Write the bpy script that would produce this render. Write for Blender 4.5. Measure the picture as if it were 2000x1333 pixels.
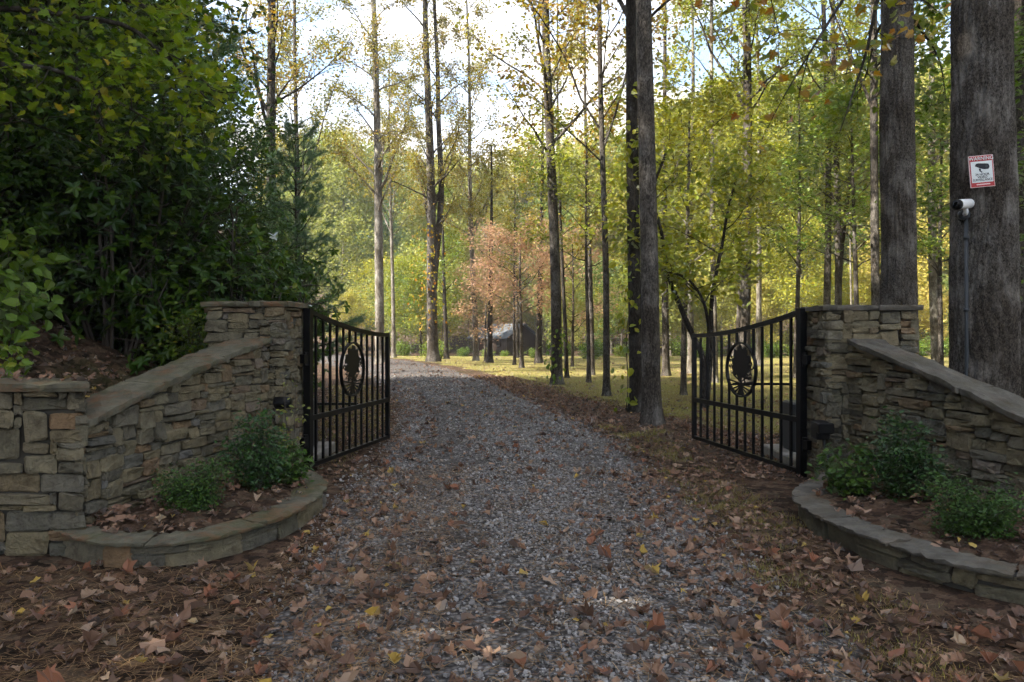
import bpy, math, random
import numpy as np
from mathutils import Vector, Matrix

SC = bpy.context.scene
for o in list(bpy.data.objects):
    bpy.data.objects.remove(o, do_unlink=True)
COL = SC.collection
F, CZ, HY = 1450.0, 1.5, 645.0           # focal length in photo pixels, eye height, horizon row

# ------------------------------------------------------------------ camera
cd = bpy.data.cameras.new('camera')
cam = bpy.data.objects.new('camera', cd)
COL.objects.link(cam)
cd.sensor_width = 36.0
cd.lens = 36.0 * F / 2000.0
cd.shift_y = -21.5 / 2000.0
cd.clip_start = 0.05
cd.clip_end = 2000
cam.location = (0, 0, CZ)
cam.rotation_euler = (math.radians(90), 0, 0)
SC.camera = cam

# ------------------------------------------------------------------ light
SUN_EL = math.radians(43)
SUN_AZ = math.atan2(-0.90, -0.36)          # clockwise from +Y
S = Vector((math.sin(SUN_AZ) * math.cos(SUN_EL), math.cos(SUN_AZ) * math.cos(SUN_EL), math.sin(SUN_EL)))
w = bpy.data.worlds.new('World')
SC.world = w
w.use_nodes = True
nt = w.node_tree
nt.nodes.clear()
wo = nt.nodes.new('ShaderNodeOutputWorld')
bg = nt.nodes.new('ShaderNodeBackground')
sky = nt.nodes.new('ShaderNodeTexSky')
sky.sky_type = 'NISHITA'
sky.sun_disc = False
sky.sun_elevation = SUN_EL
sky.sun_rotation = SUN_AZ
sky.air_density = 1.0
sky.dust_density = 0.6
sky.ozone_density = 1.5
tc = nt.nodes.new('ShaderNodeTexCoord')
mp = nt.nodes.new('ShaderNodeMapping')
mp.inputs['Scale'].default_value = (1.0, 1.0, 2.2)
mp.inputs['Location'].default_value = (0.8, 2.6, 2.2)
ns = nt.nodes.new('ShaderNodeTexNoise')
ns.inputs['Scale'].default_value = 2.3
ns.inputs['Detail'].default_value = 9
ns.inputs['Roughness'].default_value = 0.62
rp = nt.nodes.new('ShaderNodeValToRGB')
rp.color_ramp.elements[0].position = 0.45
rp.color_ramp.elements[1].position = 0.60
mx = nt.nodes.new('ShaderNodeMix')
mx.data_type = 'RGBA'
mx.inputs['B'].default_value = (5.2, 4.8, 4.35, 1)      # cloud, in the sky's own units
L = nt.links.new
L(tc.outputs['Generated'], mp.inputs['Vector'])
L(mp.outputs['Vector'], ns.inputs['Vector'])
L(ns.outputs['Fac'], rp.inputs['Fac'])
L(rp.outputs['Color'], mx.inputs['Factor'])
L(sky.outputs['Color'], mx.inputs['A'])
L(mx.outputs['Result'], bg.inputs['Color'])
bg.inputs['Strength'].default_value = 0.13
L(bg.outputs['Background'], wo.inputs['Surface'])

sd = bpy.data.lights.new('sun', 'SUN')
sd.energy = 5.0
sd.angle = math.radians(0.6)
sd.color = (1.0, 0.92, 0.78)
sun = bpy.data.objects.new('sun', sd)
COL.objects.link(sun)
sun.rotation_euler = (-S).to_track_quat('-Z', 'Y').to_euler()

# ------------------------------------------------------------------ exposure and engine
SC.view_settings.view_transform = 'Standard'
SC.view_settings.look = 'None'
SC.view_settings.gamma = 1.0
SC.view_settings.use_curve_mapping = False
SC.view_settings.exposure = 1.95
SC.render.engine = 'CYCLES'
SC.cycles.max_bounces = 4
SC.cycles.diffuse_bounces = 2
SC.cycles.glossy_bounces = 2
SC.cycles.transmission_bounces = 4
SC.cycles.transparent_max_bounces = 4
SC.cycles.caustics_reflective = False
SC.cycles.caustics_refractive = False
SC.cycles.use_denoising = True
SC.cycles.use_light_tree = False
SC.cycles.use_adaptive_sampling = True
SC.cycles.adaptive_threshold = 0.045
SC.cycles.sample_clamp_indirect = 4.0

# ================================================================== helpers
def px(x, y, Y):
    """a point of the place: the photo pixel (x, y) at distance Y"""
    return np.array([(x - 1000) / F * Y, Y, CZ - (y - HY) / F * Y])

def sstep(a, b, x):
    t = np.clip((x - a) / (b - a), 0, 1)
    return t * t * (3 - 2 * t)

def unit(v):
    return v / (np.linalg.norm(v, axis=-1, keepdims=True) + 1e-9)

def make_mesh(name, V, F4=None, F3=None, rnd=None, mat=None, smooth=False):
    V = np.asarray(V, dtype=np.float32).reshape(-1, 3)
    F4 = np.zeros((0, 4), np.int32) if F4 is None or len(F4) == 0 else np.asarray(F4, np.int32).reshape(-1, 4)
    F3 = np.zeros((0, 3), np.int32) if F3 is None or len(F3) == 0 else np.asarray(F3, np.int32).reshape(-1, 3)
    me = bpy.data.meshes.new(name)
    me.vertices.add(len(V))
    me.vertices.foreach_set('co', V.ravel())
    loops = np.concatenate([F4.ravel(), F3.ravel()]).astype(np.int32)
    me.loops.add(len(loops))
    me.loops.foreach_set('vertex_index', loops)
    n4, n3 = len(F4), len(F3)
    me.polygons.add(n4 + n3)
    st = np.concatenate([np.arange(n4) * 4, n4 * 4 + np.arange(n3) * 3]).astype(np.int32)
    me.polygons.foreach_set('loop_start', st)
    me.polygons.foreach_set('use_smooth', np.full(n4 + n3, smooth, dtype=bool))
    me.update(calc_edges=True)
    me.validate()
    if rnd is not None:
        at = me.attributes.new('rnd', 'FLOAT', 'FACE')
        at.data.foreach_set('value', np.asarray(rnd, np.float32))
    if mat is not None:
        me.materials.append(mat)
    return me

class MB:
    """collects geometry of ONE object"""
    def __init__(s):
        s.V, s.F4, s.F3, s.n = [], [], [], 0
    def add(s, V, F4=None, F3=None):
        V = np.asarray(V, dtype=np.float64).reshape(-1, 3)
        if F4 is not None and len(F4): s.F4.append(np.asarray(F4).reshape(-1, 4) + s.n)
        if F3 is not None and len(F3): s.F3.append(np.asarray(F3).reshape(-1, 3) + s.n)
        s.V.append(V); s.n += len(V)
        return s
    def mesh(s, name, mat, smooth=False):
        return make_mesh(name, np.concatenate(s.V), np.concatenate(s.F4) if s.F4 else None,
                         np.concatenate(s.F3) if s.F3 else None, None, mat, smooth)

def obj(name, me, parent=None, loc=None):
    o = bpy.data.objects.new(name, me)
    COL.objects.link(o)
    if parent is not None: o.parent = parent
    if loc is not None: o.location = [float(c) for c in loc]
    return o

def tag(o, label=None, cat=None, group=None, kind=None):
    if label: o['label'] = label
    if cat: o['category'] = cat
    if group: o['group'] = group
    if kind: o['kind'] = kind
    return o

def thing(name, label, cat, loc=(0, 0, 0), rz=0.0, group=None, scale=None):
    o = bpy.data.objects.new(name, None)
    COL.objects.link(o)
    o.empty_display_size = 0.2
    o.location = [float(c) for c in loc]
    o.rotation_euler = (0, 0, float(rz))
    if scale is not None: o.scale = scale if hasattr(scale, '__len__') else (scale,) * 3
    return tag(o, label, cat, group)

BOXF = np.array([[0, 3, 2, 1], [4, 5, 6, 7], [0, 1, 5, 4], [1, 2, 6, 5], [2, 3, 7, 6], [3, 0, 4, 7]])
def box(c, s, bev=0.0):
    """axis box centred at c with size s, chamfered on all vertical and horizontal edges when bev > 0"""
    c = np.asarray(c, float); h = np.asarray(s, float) / 2
    if bev <= 0:
        v = np.array([[-1, -1, -1], [1, -1, -1], [1, 1, -1], [-1, 1, -1], [-1, -1, 1], [1, -1, 1], [1, 1, 1], [-1, 1, 1]]) * h
        return v + c, BOXF
    prof = np.array([[-1, -1], [1, -1], [1, 1], [-1, 1]], float)
    ring = []
    for i in range(4):
        p = prof[i] * h[:2]
        q = prof[i]
        a = p - np.array([q[0] * bev, 0]); b = p - np.array([0, q[1] * bev])
        ring += [a, b] if i % 2 == 0 else [b, a]
    order = [0, 1, 2, 3, 4, 5, 6, 7]
    R = np.array(ring)
    R = np.array([R[1], R[0], R[3], R[2], R[5], R[4], R[7], R[6]]) if False else R
    ang = np.arctan2(R[:, 1], R[:, 0]); R = R[np.argsort(ang)]
    sc = (h[:2] - bev) / h[:2]
    levels = [(-h[2], sc), (-h[2] + bev, 1), (h[2] - bev, 1), (h[2], sc)]
    V = []; Fq = []
    for z, k in levels:
        V += [[p[0] * (k if np.isscalar(k) else k[0]), p[1] * (k if np.isscalar(k) else k[1]), z] for p in R]
    for l in range(3):
        for i in range(8):
            j = (i + 1) % 8
            Fq.append([l * 8 + i, l * 8 + j, l * 8 + 8 + j, l * 8 + 8 + i])
    Fq += [[3, 2, 1, 0], [0, 7, 4, 3], [7, 6, 5, 4]]
    t = 24
    Fq += [[t, t + 1, t + 2, t + 3], [t + 3, t + 4, t + 7, t], [t + 4, t + 5, t + 6, t + 7]]
    return np.array(V) + c, np.array(Fq)

def bar(p0, p1, wd, ht, up=(0, 0, 1)):
    """square bar from p0 to p1"""
    p0 = np.asarray(p0, float); p1 = np.asarray(p1, float); up = np.asarray(up, float)
    d = unit(p1 - p0)
    s = unit(np.cross(d, up)); u = np.cross(s, d)
    c = [(-1, -1), (1, -1), (1, 1), (-1, 1)]
    V = [p + s * a * wd / 2 + u * b * ht / 2 for p in (p0, p1) for a, b in c]
    return np.array(V), BOXF

def tube(P, R, n=6, cap=True):
    P = np.asarray(P, float); m = len(P)
    R = np.asarray(R, float)
    if R.ndim == 0: R = np.full(m, float(R))
    if R.ndim == 1: R = np.repeat(R[:, None], n, 1)
    T = unit(np.gradient(P, axis=0))
    mt = unit(P[-1] - P[0])
    ref = np.array([0, 0, 1.0]) if abs(mt[2]) < 0.8 else np.array([1.0, 0, 0])
    B = unit(np.cross(T, ref)); C = np.cross(B, T)
    a = np.arange(n) * 2 * math.pi / n
    V = P[:, None] + R[:, :, None] * (np.cos(a)[None, :, None] * B[:, None] + np.sin(a)[None, :, None] * C[:, None])
    i = np.arange(m - 1)[:, None] * n; j = np.arange(n)[None]; k = (j + 1) % n
    Fq = np.stack([i + j, i + k, i + n + k, i + n + j], -1).reshape(-1, 4)
    V = V.reshape(-1, 3)
    F3 = None
    if cap:
        V = np.concatenate([V, P[:1], P[-1:]])
        jj = np.arange(n); kk = (jj + 1) % n
        F3 = np.concatenate([np.stack([kk, jj, np.full(n, m * n)], -1),
                             np.stack([(m - 1) * n + jj, (m - 1) * n + kk, np.full(n, m * n + 1)], -1)])
    return V, Fq, F3

# leaf outlines: base at the origin, tip at (0, 1)
def mirrored(half):
    h = np.array(half, float)
    m = h[::-1].copy(); m[:, 0] *= -1
    m = m[(np.abs(m[:, 0]) > 1e-6)]
    return np.concatenate([h, m])
MAPLE = mirrored([(0, 0), (.2, -.06), (.48, .06), (.36, .25), (.58, .55), (.28, .53), (.24, .72), (0, 1.0)])
OVAL = mirrored([(0, 0), (.24, .3), (.21, .65), (0, 1)])
WIDE = mirrored([(0, 0), (.33, .22), (.30, .6), (0, 1)])
KITE = mirrored([(0, 0), (.33, .42), (0, 1)])

def leaf_geo(P, size, N, A, outline, fold=0.12, curl=0.15, center=False):
    P = np.asarray(P, float); n = len(P)
    N = unit(N); A = unit(A - N * np.sum(A * N, -1, keepdims=True)); Sd = np.cross(A, N)
    out = outline
    if center: out = np.concatenate([out, [[0, 0.42]]])
    k = len(out)
    size = np.broadcast_to(np.asarray(size, float), (n,))
    curl = np.broadcast_to(np.asarray(curl, float), (n,)); fold = np.broadcast_to(np.asarray(fold, float), (n,))
    x = out[:, 0][None, :, None]; y = out[:, 1][None, :, None]
    hgt = fold[:, None, None] * np.abs(x) * 2 - curl[:, None, None] * (y - .3) ** 2
    if center: hgt[:, -1] -= 0.06 * fold[:, None] * 4
    V = P[:, None] + size[:, None, None] * (x * Sd[:, None] + y * A[:, None] + hgt * N[:, None])
    if center:
        kk = k - 1
        t = np.array([[i, (i + 1) % kk, kk] for i in range(kk)])
    else:
        t = np.array([[0, i, i + 1] for i in range(1, k - 1)])
    T = (np.arange(n)[:, None, None] * k + t[None]).reshape(-1, 3)
    return V.reshape(-1, 3), T, len(t)

def rand_dirs(rng, n, up=0.6, droop=0.25):
    N = rng.normal(size=(n, 3)); N[:, 2] = np.abs(N[:, 2]) * 0.8 + up
    A = rng.normal(size=(n, 3)); A[:, 2] = A[:, 2] * 0.6 - droop
    return unit(N), unit(A)

# ================================================================== materials
def new_mat(name):
    m = bpy.data.materials.new(name)
    m.use_nodes = True
    m.node_tree.nodes.clear()
    return m, m.node_tree.nodes, m.node_tree.links.new

def ramp_node(N, stops, interp='LINEAR'):
    r = N.new('ShaderNodeValToRGB')
    e = r.color_ramp.elements
    while len(e) < len(stops): e.new(0.5)
    for el, (p, c) in zip(e, stops):
        el.position = p; el.color = (*c, 1)
    r.color_ramp.interpolation = interp
    return r

def noise_node(N, L, scale, detail=4, rough=0.55, vec=None, dist=0.0):
    n = N.new('ShaderNodeTexNoise')
    n.inputs['Scale'].default_value = scale
    n.inputs['Detail'].default_value = detail
    n.inputs['Roughness'].default_value = rough
    n.inputs['Distortion'].default_value = dist
    if vec is not None: L(vec, n.inputs['Vector'])
    return n

def mix_node(N, L, fac, a, b, mode='MIX'):
    m = N.new('ShaderNodeMix'); m.data_type = 'RGBA'; m.blend_type = mode
    for sock, v in (('Factor', fac), ('A', a), ('B', b)):
        if hasattr(v, 'is_linked') or hasattr(v, 'links'): L(v, m.inputs[sock])
        elif isinstance(v, tuple): m.inputs[sock].default_value = (*v, 1)
        else: m.inputs[sock].default_value = v
    return m.outputs['Result']

def math_node(N, L, op, a, b=None):
    m = N.new('ShaderNodeMath'); m.operation = op
    for i, v in enumerate((a, b)):
        if v is None: continue
        if hasattr(v, 'links'): L(v, m.inputs[i])
        else: m.inputs[i].default_value = v
    return m.outputs[0]

def leaf_mat(name, stops, trans=0.45, gloss=0.06, rough=0.45, objw=0.35, tint=(1.0, 1.0, 0.55)):
    m, N, L = new_mat(name)
    at = N.new('ShaderNodeAttribute'); at.attribute_name = 'rnd'
    oi = N.new('ShaderNodeObjectInfo')
    a = math_node(N, L, 'MULTIPLY', at.outputs['Fac'], 1 - objw)
    b = math_node(N, L, 'MULTIPLY', oi.outputs['Random'], objw)
    f = math_node(N, L, 'ADD', a, b)
    r = ramp_node(N, stops); L(f, r.inputs['Fac'])
    di = N.new('ShaderNodeBsdfDiffuse'); L(r.outputs['Color'], di.inputs['Color'])
    tl = N.new('ShaderNodeBsdfTranslucent')
    tcol = mix_node(N, L, 1.0, r.outputs['Color'], tuple(1.35 * t for t in tint), 'MULTIPLY')
    L(tcol, tl.inputs['Color'])
    ms = N.new('ShaderNodeMixShader'); ms.inputs[0].default_value = trans
    L(di.outputs[0], ms.inputs[1]); L(tl.outputs[0], ms.inputs[2])
    gl = N.new('ShaderNodeBsdfGlossy'); gl.inputs['Roughness'].default_value = rough
    gl.inputs['Color'].default_value = (0.9, 0.95, 1.0, 1)
    ly = N.new('ShaderNodeLayerWeight'); ly.inputs['Blend'].default_value = 0.35
    gf = math_node(N, L, 'MULTIPLY', ly.outputs['Fresnel'], gloss * 6)
    ms2 = N.new('ShaderNodeMixShader'); L(gf, ms2.inputs[0])
    L(ms.outputs[0], ms2.inputs[1]); L(gl.outputs[0], ms2.inputs[2])
    o = N.new('ShaderNodeOutputMaterial'); L(ms2.outputs[0], o.inputs['Surface'])
    return m

def surf_mat(name, col_fn, rough=0.85, bump_fn=None, bump=0.4, dist=0.01, spec=0.3, metal=0.0):
    m, N, L = new_mat(name)
    b = N.new('ShaderNodeBsdfPrincipled')
    b.inputs['Roughness'].default_value = rough
    b.inputs['Specular IOR Level'].default_value = spec
    b.inputs['Metallic'].default_value = metal
    c = col_fn(N, L)
    if isinstance(c, tuple): b.inputs['Base Color'].default_value = (*c, 1)
    else: L(c, b.inputs['Base Color'])
    if bump_fn:
        bn = N.new('ShaderNodeBump'); bn.inputs['Strength'].default_value = bump; bn.inputs['Distance'].default_value = dist
        L(bump_fn(N, L), bn.inputs['Height']); L(bn.outputs[0], b.inputs['Normal'])
    o = N.new('ShaderNodeOutputMaterial'); L(b.outputs[0], o.inputs['Surface'])
    return m

def ocoord(N, L, scale=(1, 1, 1)):
    t = N.new('ShaderNodeTexCoord')
    mpn = N.new('ShaderNodeMapping'); mpn.inputs['Scale'].default_value = scale
    L(t.outputs['Object'], mpn.inputs['Vector'])
    return mpn.outputs['Vector']

# bark: grey furrowed, with lichen
def bark_mat(name, dark, mid, light, lichen=0.5, zs=0.38, sc=34):
    def col(N, L):
        v = ocoord(N, L, (1, 1, zs))
        n = noise_node(N, L, sc, 7, 0.7, v, 0.8)
        r = ramp_node(N, [(0.38, dark), (0.5, mid), (0.62, light)]); L(n.outputs['Fac'], r.inputs['Fac'])
        v2 = ocoord(N, L, (1, 1, 0.55))
        n2 = noise_node(N, L, 3.2, 6, 0.7, v2)
        r2 = ramp_node(N, [(0.50, (0, 0, 0)), (0.66, (1, 1, 1))]); L(n2.outputs['Fac'], r2.inputs['Fac'])
        f = math_node(N, L, 'MULTIPLY', r2.outputs['Color'], lichen)
        c = mix_node(N, L, f, r.outputs['Color'], tuple(min(1, k * 1.5 + .03) for k in light))
        n3 = noise_node(N, L, 1.6, 5, 0.65, v2)
        r3 = ramp_node(N, [(0.42, (0.55, 0.5, 0.45)), (0.6, (1.1, 1.1, 1.1))]); L(n3.outputs['Fac'], r3.inputs['Fac'])
        return mix_node(N, L, 1.0, c, r3.outputs['Color'], 'MULTIPLY')
    def bmp(N, L):
        v = ocoord(N, L, (1, 1, zs))
        n = noise_node(N, L, sc, 7, 0.75, v, 0.5)
        return n.outputs['Fac']
    return surf_mat(name, col, 0.92, bmp, 1.0, 0.035, 0.15)

M = {}
M['bark'] = bark_mat('bark', (.022, .019, .016), (.085, .076, .067), (.185, .168, .15), .35, .4, 44)
M['bark_big'] = bark_mat('bark_big', (.022, .019, .016), (.10, .090, .079), (.21, .193, .173), .45, .55, 60)
M['bark_dark'] = bark_mat('bark_dark', (.018, .016, .014), (.045, .040, .035), (.10, .09, .08), 0.3)
M['bark_pale'] = bark_mat('bark_pale', (.10, .09, .078), (.19, .175, .15), (.32, .30, .265), 0.5, 0.3)
M['twig'] = surf_mat('twig', lambda N, L: (.055, .045, .038), 0.9)

M['leaf_autumn'] = leaf_mat('leaf_autumn', [(0.0, (.11, .13, .018)), (.3, (.19, .19, .022)), (.55, (.29, .235, .025)), (.78, (.28, .155, .02)), (1, (.13, .055, .02))])
M['leaf_bough'] = leaf_mat('leaf_bough', [(0, (.12, .20, .02)), (.45, (.26, .26, .02)), (.6, (.42, .24, .02)), (.8, (.32, .12, .02)), (1, (.09, .035, .02))], objw=0)
M['leaf_yellow_green'] = leaf_mat('leaf_yellow_green', [(0.0, (.13, .19, .018)), (.4, (.25, .28, .022)), (.75, (.38, .34, .028)), (1, (.45, .32, .03))])
M['leaf_green'] = leaf_mat('leaf_green', [(0.0, (.06, .125, .012)), (.5, (.12, .20, .016)), (.85, (.21, .25, .02)), (1, (.38, .28, .03))])
M['leaf_bank_shaded'] = leaf_mat('leaf_bank_shaded', [(0.0, (.035, .080, .008)), (.5, (.075, .135, .011)), (.85, (.16, .20, .015)), (1, (.34, .22, .02))])  # green leaf darkened: the bank's shade is put into the colour
M['leaf_spray'] = leaf_mat('leaf_spray', [(0, (.09, .17, .012)), (.5, (.17, .25, .016)), (.9, (.30, .33, .02)), (1, (.45, .28, .03))], 0.5, 0.03, 0.4, 0.0)
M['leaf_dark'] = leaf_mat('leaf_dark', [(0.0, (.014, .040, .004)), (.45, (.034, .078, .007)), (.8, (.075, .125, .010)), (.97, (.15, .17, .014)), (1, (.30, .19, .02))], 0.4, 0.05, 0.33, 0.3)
M['leaf_glossy'] = leaf_mat('leaf_glossy', [(0.0, (.014, .042, .010)), (.6, (.030, .075, .014)), (1, (.07, .125, .02))], 0.2, 0.08, 0.3, 0.3)
M['leaf_box'] = leaf_mat('leaf_box', [(0.0, (.022, .058, .008)), (.6, (.045, .098, .012)), (1, (.10, .16, .02))], 0.3, 0.06, 0.4, 0.3)
M['leaf_dogwood'] = leaf_mat('leaf_dogwood', [(0.0, (.36, .20, .14)), (.5, (.43, .27, .185)), (.8, (.43, .32, .17)), (1, (.32, .31, .11))], 0.45, 0.03, 0.5, 0.15, (1.0, .95, .8))
M['leaf_gold'] = leaf_mat('leaf_gold', [(0.0, (.22, .22, .02)), (.5, (.38, .27, .025)), (1, (.40, .16, .02))], 0.5, 0.03, .5, 0.0)
M['needle'] = leaf_mat('needle', [(0.0, (.08, .15, .085)), (.6, (.125, .205, .11)), (1, (.19, .25, .11))], 0.5, 0.02, 0.5, 0.3, (1, 1, .85))
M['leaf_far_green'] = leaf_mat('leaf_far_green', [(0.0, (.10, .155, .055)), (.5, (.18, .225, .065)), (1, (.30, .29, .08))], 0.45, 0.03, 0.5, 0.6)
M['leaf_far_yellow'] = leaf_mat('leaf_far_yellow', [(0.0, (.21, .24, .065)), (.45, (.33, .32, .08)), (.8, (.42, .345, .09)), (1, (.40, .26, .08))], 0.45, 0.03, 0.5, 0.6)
M['dead_leaf'] = leaf_mat('dead_leaf', [(0.0, (.055, .034, .024)), (.3, (.13, .073, .048)), (.6, (.225, .128, .082)), (.85, (.31, .20, .135)), (.97, (.36, .265, .18)), (1, (.40, .28, .07))], 0.2, 0.05, 0.55, 0.0, (1, .8, .6))
for k, c in (('rust', (.24, .105, .060)), ('brown', (.12, .066, .044)), ('tan', (.30, .205, .14)), ('gold', (.40, .27, .06))):
    M['dead_' + k] = leaf_mat('dead_' + k, [(0, tuple(.75 * x for x in c)), (1, tuple(1.2 * x for x in c))], 0.15, 0.05, 0.5, 1.0, (1, .85, .6))
M['pine_straw'] = leaf_mat('pine_straw', [(0, (.14, .075, .035)), (.6, (.24, .14, .065)), (1, (.36, .24, .12))], 0.1, 0.04, 0.5, 0.0)
M['grass'] = leaf_mat('grass', [(0, (.13, .135, .03)), (.5, (.24, .215, .065)), (.85, (.32, .27, .09)), (1, (.34, .24, .12))], 0.35, 0.03, 0.5, 0.0)

def stone_col(N, L):
    oi = N.new('ShaderNodeObjectInfo')
    r = ramp_node(N, [(0, (.095, .086, .066)), (.18, (.17, .152, .108)), (.36, (.215, .182, .118)), (.52, (.13, .123, .105)),
                      (.68, (.225, .188, .12)), (.82, (.18, .148, .095)), (.92, (.23, .15, .088)), (1, (.155, .15, .138))])
    L(oi.outputs['Random'], r.inputs['Fac'])
    v = ocoord(N, L)
    n = noise_node(N, L, 9, 8, 0.68, v)
    r2 = ramp_node(N, [(.3, (.45, .43, .40)), (.5, (.9, .9, .88)), (.72, (1.25, 1.22, 1.15))]); L(n.outputs['Fac'], r2.inputs['Fac'])
    c = mix_node(N, L, 1.0, r.outputs['Color'], r2.outputs['Color'], 'MULTIPLY')
    n2 = noise_node(N, L, 2.3, 6, 0.7, v)
    r3 = ramp_node(N, [(.56, (0, 0, 0)), (.72, (.6, .6, .6))]); L(n2.outputs['Fac'], r3.inputs['Fac'])
    return mix_node(N, L, r3.outputs['Color'], c, (.075, .08, .045))
def stone_bump(N, L):
    v = ocoord(N, L)
    a = noise_node(N, L, 14, 9, 0.7, v)
    b = noise_node(N, L, 55, 4, 0.6, v)
    return math_node(N, L, 'ADD', a.outputs['Fac'], math_node(N, L, 'MULTIPLY', b.outputs['Fac'], .3))
M['stone'] = surf_mat('stone', stone_col, 0.88, stone_bump, 1.0, 0.045, 0.25)

def slab_mat(name, c1, c2, moss, lit):
    def col(N, L):
        v = ocoord(N, L)
        n = noise_node(N, L, 5, 9, 0.7, v)
        r = ramp_node(N, [(.32, c1), (.62, c2), (.8, tuple(1.3 * x for x in c2))]); L(n.outputs['Fac'], r.inputs['Fac'])
        n2 = noise_node(N, L, 1.7, 7, 0.72, v)
        r2 = ramp_node(N, [(.46, (0, 0, 0)), (.66, (1, 1, 1))]); L(n2.outputs['Fac'], r2.inputs['Fac'])
        c = mix_node(N, L, r2.outputs['Color'], r.outputs['Color'], moss)
        n3 = noise_node(N, L, 3.1, 7, 0.72, v, 0.5)
        r3 = ramp_node(N, [(.5, (0, 0, 0)), (.68, (lit, lit, lit))]); L(n3.outputs['Fac'], r3.inputs['Fac'])
        return mix_node(N, L, r3.outputs['Color'], c, (.17, .085, .045))
    return surf_mat(name, col, 0.9, stone_bump, 0.7, 0.03, 0.2)
M['slab_mossy'] = slab_mat('slab_mossy', (.06, .057, .043), (.15, .138, .10), (.06, .064, .026), 0.9)
M['slab_grey'] = slab_mat('slab_grey', (.055, .050, .042), (.135, .124, .105), (.075, .068, .05), 0.2)
M['mortar'] = surf_mat('mortar', lambda N, L: (.055, .050, .042), 0.95)

def paint_bump(N, L):
    return noise_node(N, L, 60, 3, 0.5, ocoord(N, L)).outputs['Fac']
M['black_metal'] = surf_mat('black_metal', lambda N, L: (.004, .004, .0045), 0.42, paint_bump, 0.08, 0.002, 0.22)
M['black_plastic'] = surf_mat('black_plastic', lambda N, L: (.006, .006, .0065), 0.5, spec=.2)
M['grey_metal'] = surf_mat('grey_metal', lambda N, L: (.055, .058, .06), 0.5)
M['pvc_grey'] = surf_mat('pvc_grey', lambda N, L: (.045, .05, .056), 0.55)
M['white_paint'] = surf_mat('white_paint', lambda N, L: (.78, .79, .80), 0.35)
M['lens'] = surf_mat('lens', lambda N, L: (.004, .004, .005), 0.08, spec=0.6)
M['sign_white'] = surf_mat('sign_white', lambda N, L: (.68, .72, .72), 0.4)
M['sign_red'] = surf_mat('sign_red', lambda N, L: (.42, .035, .04), 0.45)
M['sign_pale'] = surf_mat('sign_pale', lambda N, L: (.80, .62, .62), 0.45)
M['sign_black'] = surf_mat('sign_black', lambda N, L: (.012, .013, .02), 0.5)
def conc(N, L):
    n = noise_node(N, L, 6, 7, .65, ocoord(N, L))
    r = ramp_node(N, [(.3, (.16, .15, .13)), (.7, (.32, .30, .27))]); L(n.outputs['Fac'], r.inputs['Fac'])
    return r.outputs['Color']
M['concrete'] = surf_mat('concrete', conc, 0.9)
def cabin_col(N, L):
    v = ocoord(N, L, (7, 7, .3))
    n = noise_node(N, L, 2.0, 3, .6, v)
    r = ramp_node(N, [(.3, (.022, .014, .010)), (.7, (.075, .048, .034))]); L(n.outputs['Fac'], r.inputs['Fac'])
    return r.outputs['Color']
M['cabin_wood'] = surf_mat('cabin_wood', cabin_col, 0.85)
M['tin_roof'] = surf_mat('tin_roof', lambda N, L: (.10, .11, .125), 0.6, spec=0.2)
M['glass_dark'] = surf_mat('glass_dark', lambda N, L: (.01, .012, .015), 0.1, spec=0.6)

# ground materials
def litter_col(N, L):
    v = ocoord(N, L)
    vo = N.new('ShaderNodeTexVoronoi'); vo.inputs['Scale'].default_value = 13; vo.inputs['Randomness'].default_value = 1
    nz = noise_node(N, L, 9, 5, .6, v)
    vv = mix_node(N, L, 0.12, v, nz.outputs['Color'], 'LINEAR_LIGHT')
    L(vv, vo.inputs['Vector'])
    sep = N.new('ShaderNodeSeparateColor'); L(vo.outputs['Color'], sep.inputs['Color'])
    r = ramp_node(N, [(0, (.030, .021, .015)), (.35, (.070, .043, .029)), (.6, (.115, .070, .047)), (.85, (.16, .108, .072)), (1, (.10, .08, .056))])
    L(sep.outputs[0], r.inputs['Fac'])
    n2 = noise_node(N, L, 45, 6, .7, v)
    r2 = ramp_node(N, [(.3, (.5, .5, .5)), (.7, (1.25, 1.25, 1.25))]); L(n2.outputs['Fac'], r2.inputs['Fac'])
    c = mix_node(N, L, 1, r.outputs['Color'], r2.outputs['Color'], 'MULTIPLY')
    n3 = noise_node(N, L, .35, 5, .6, v)
    r3 = ramp_node(N, [(.55, (0, 0, 0)), (.7, (.5, .5, .5))]); L(n3.outputs['Fac'], r3.inputs['Fac'])
    return mix_node(N, L, r3.outputs['Color'], c, (.07, .075, .022))
def litter_bump(N, L):
    v = ocoord(N, L)
    vo = N.new('ShaderNodeTexVoronoi'); vo.inputs['Scale'].default_value = 13; L(v, vo.inputs['Vector'])
    n = noise_node(N, L, 30, 6, .7, v)
    return math_node(N, L, 'ADD', vo.outputs['Distance'], n.outputs['Fac'])
M['litter'] = surf_mat('litter', litter_col, 0.95, litter_bump, 0.9, 0.05, 0.1)

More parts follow.
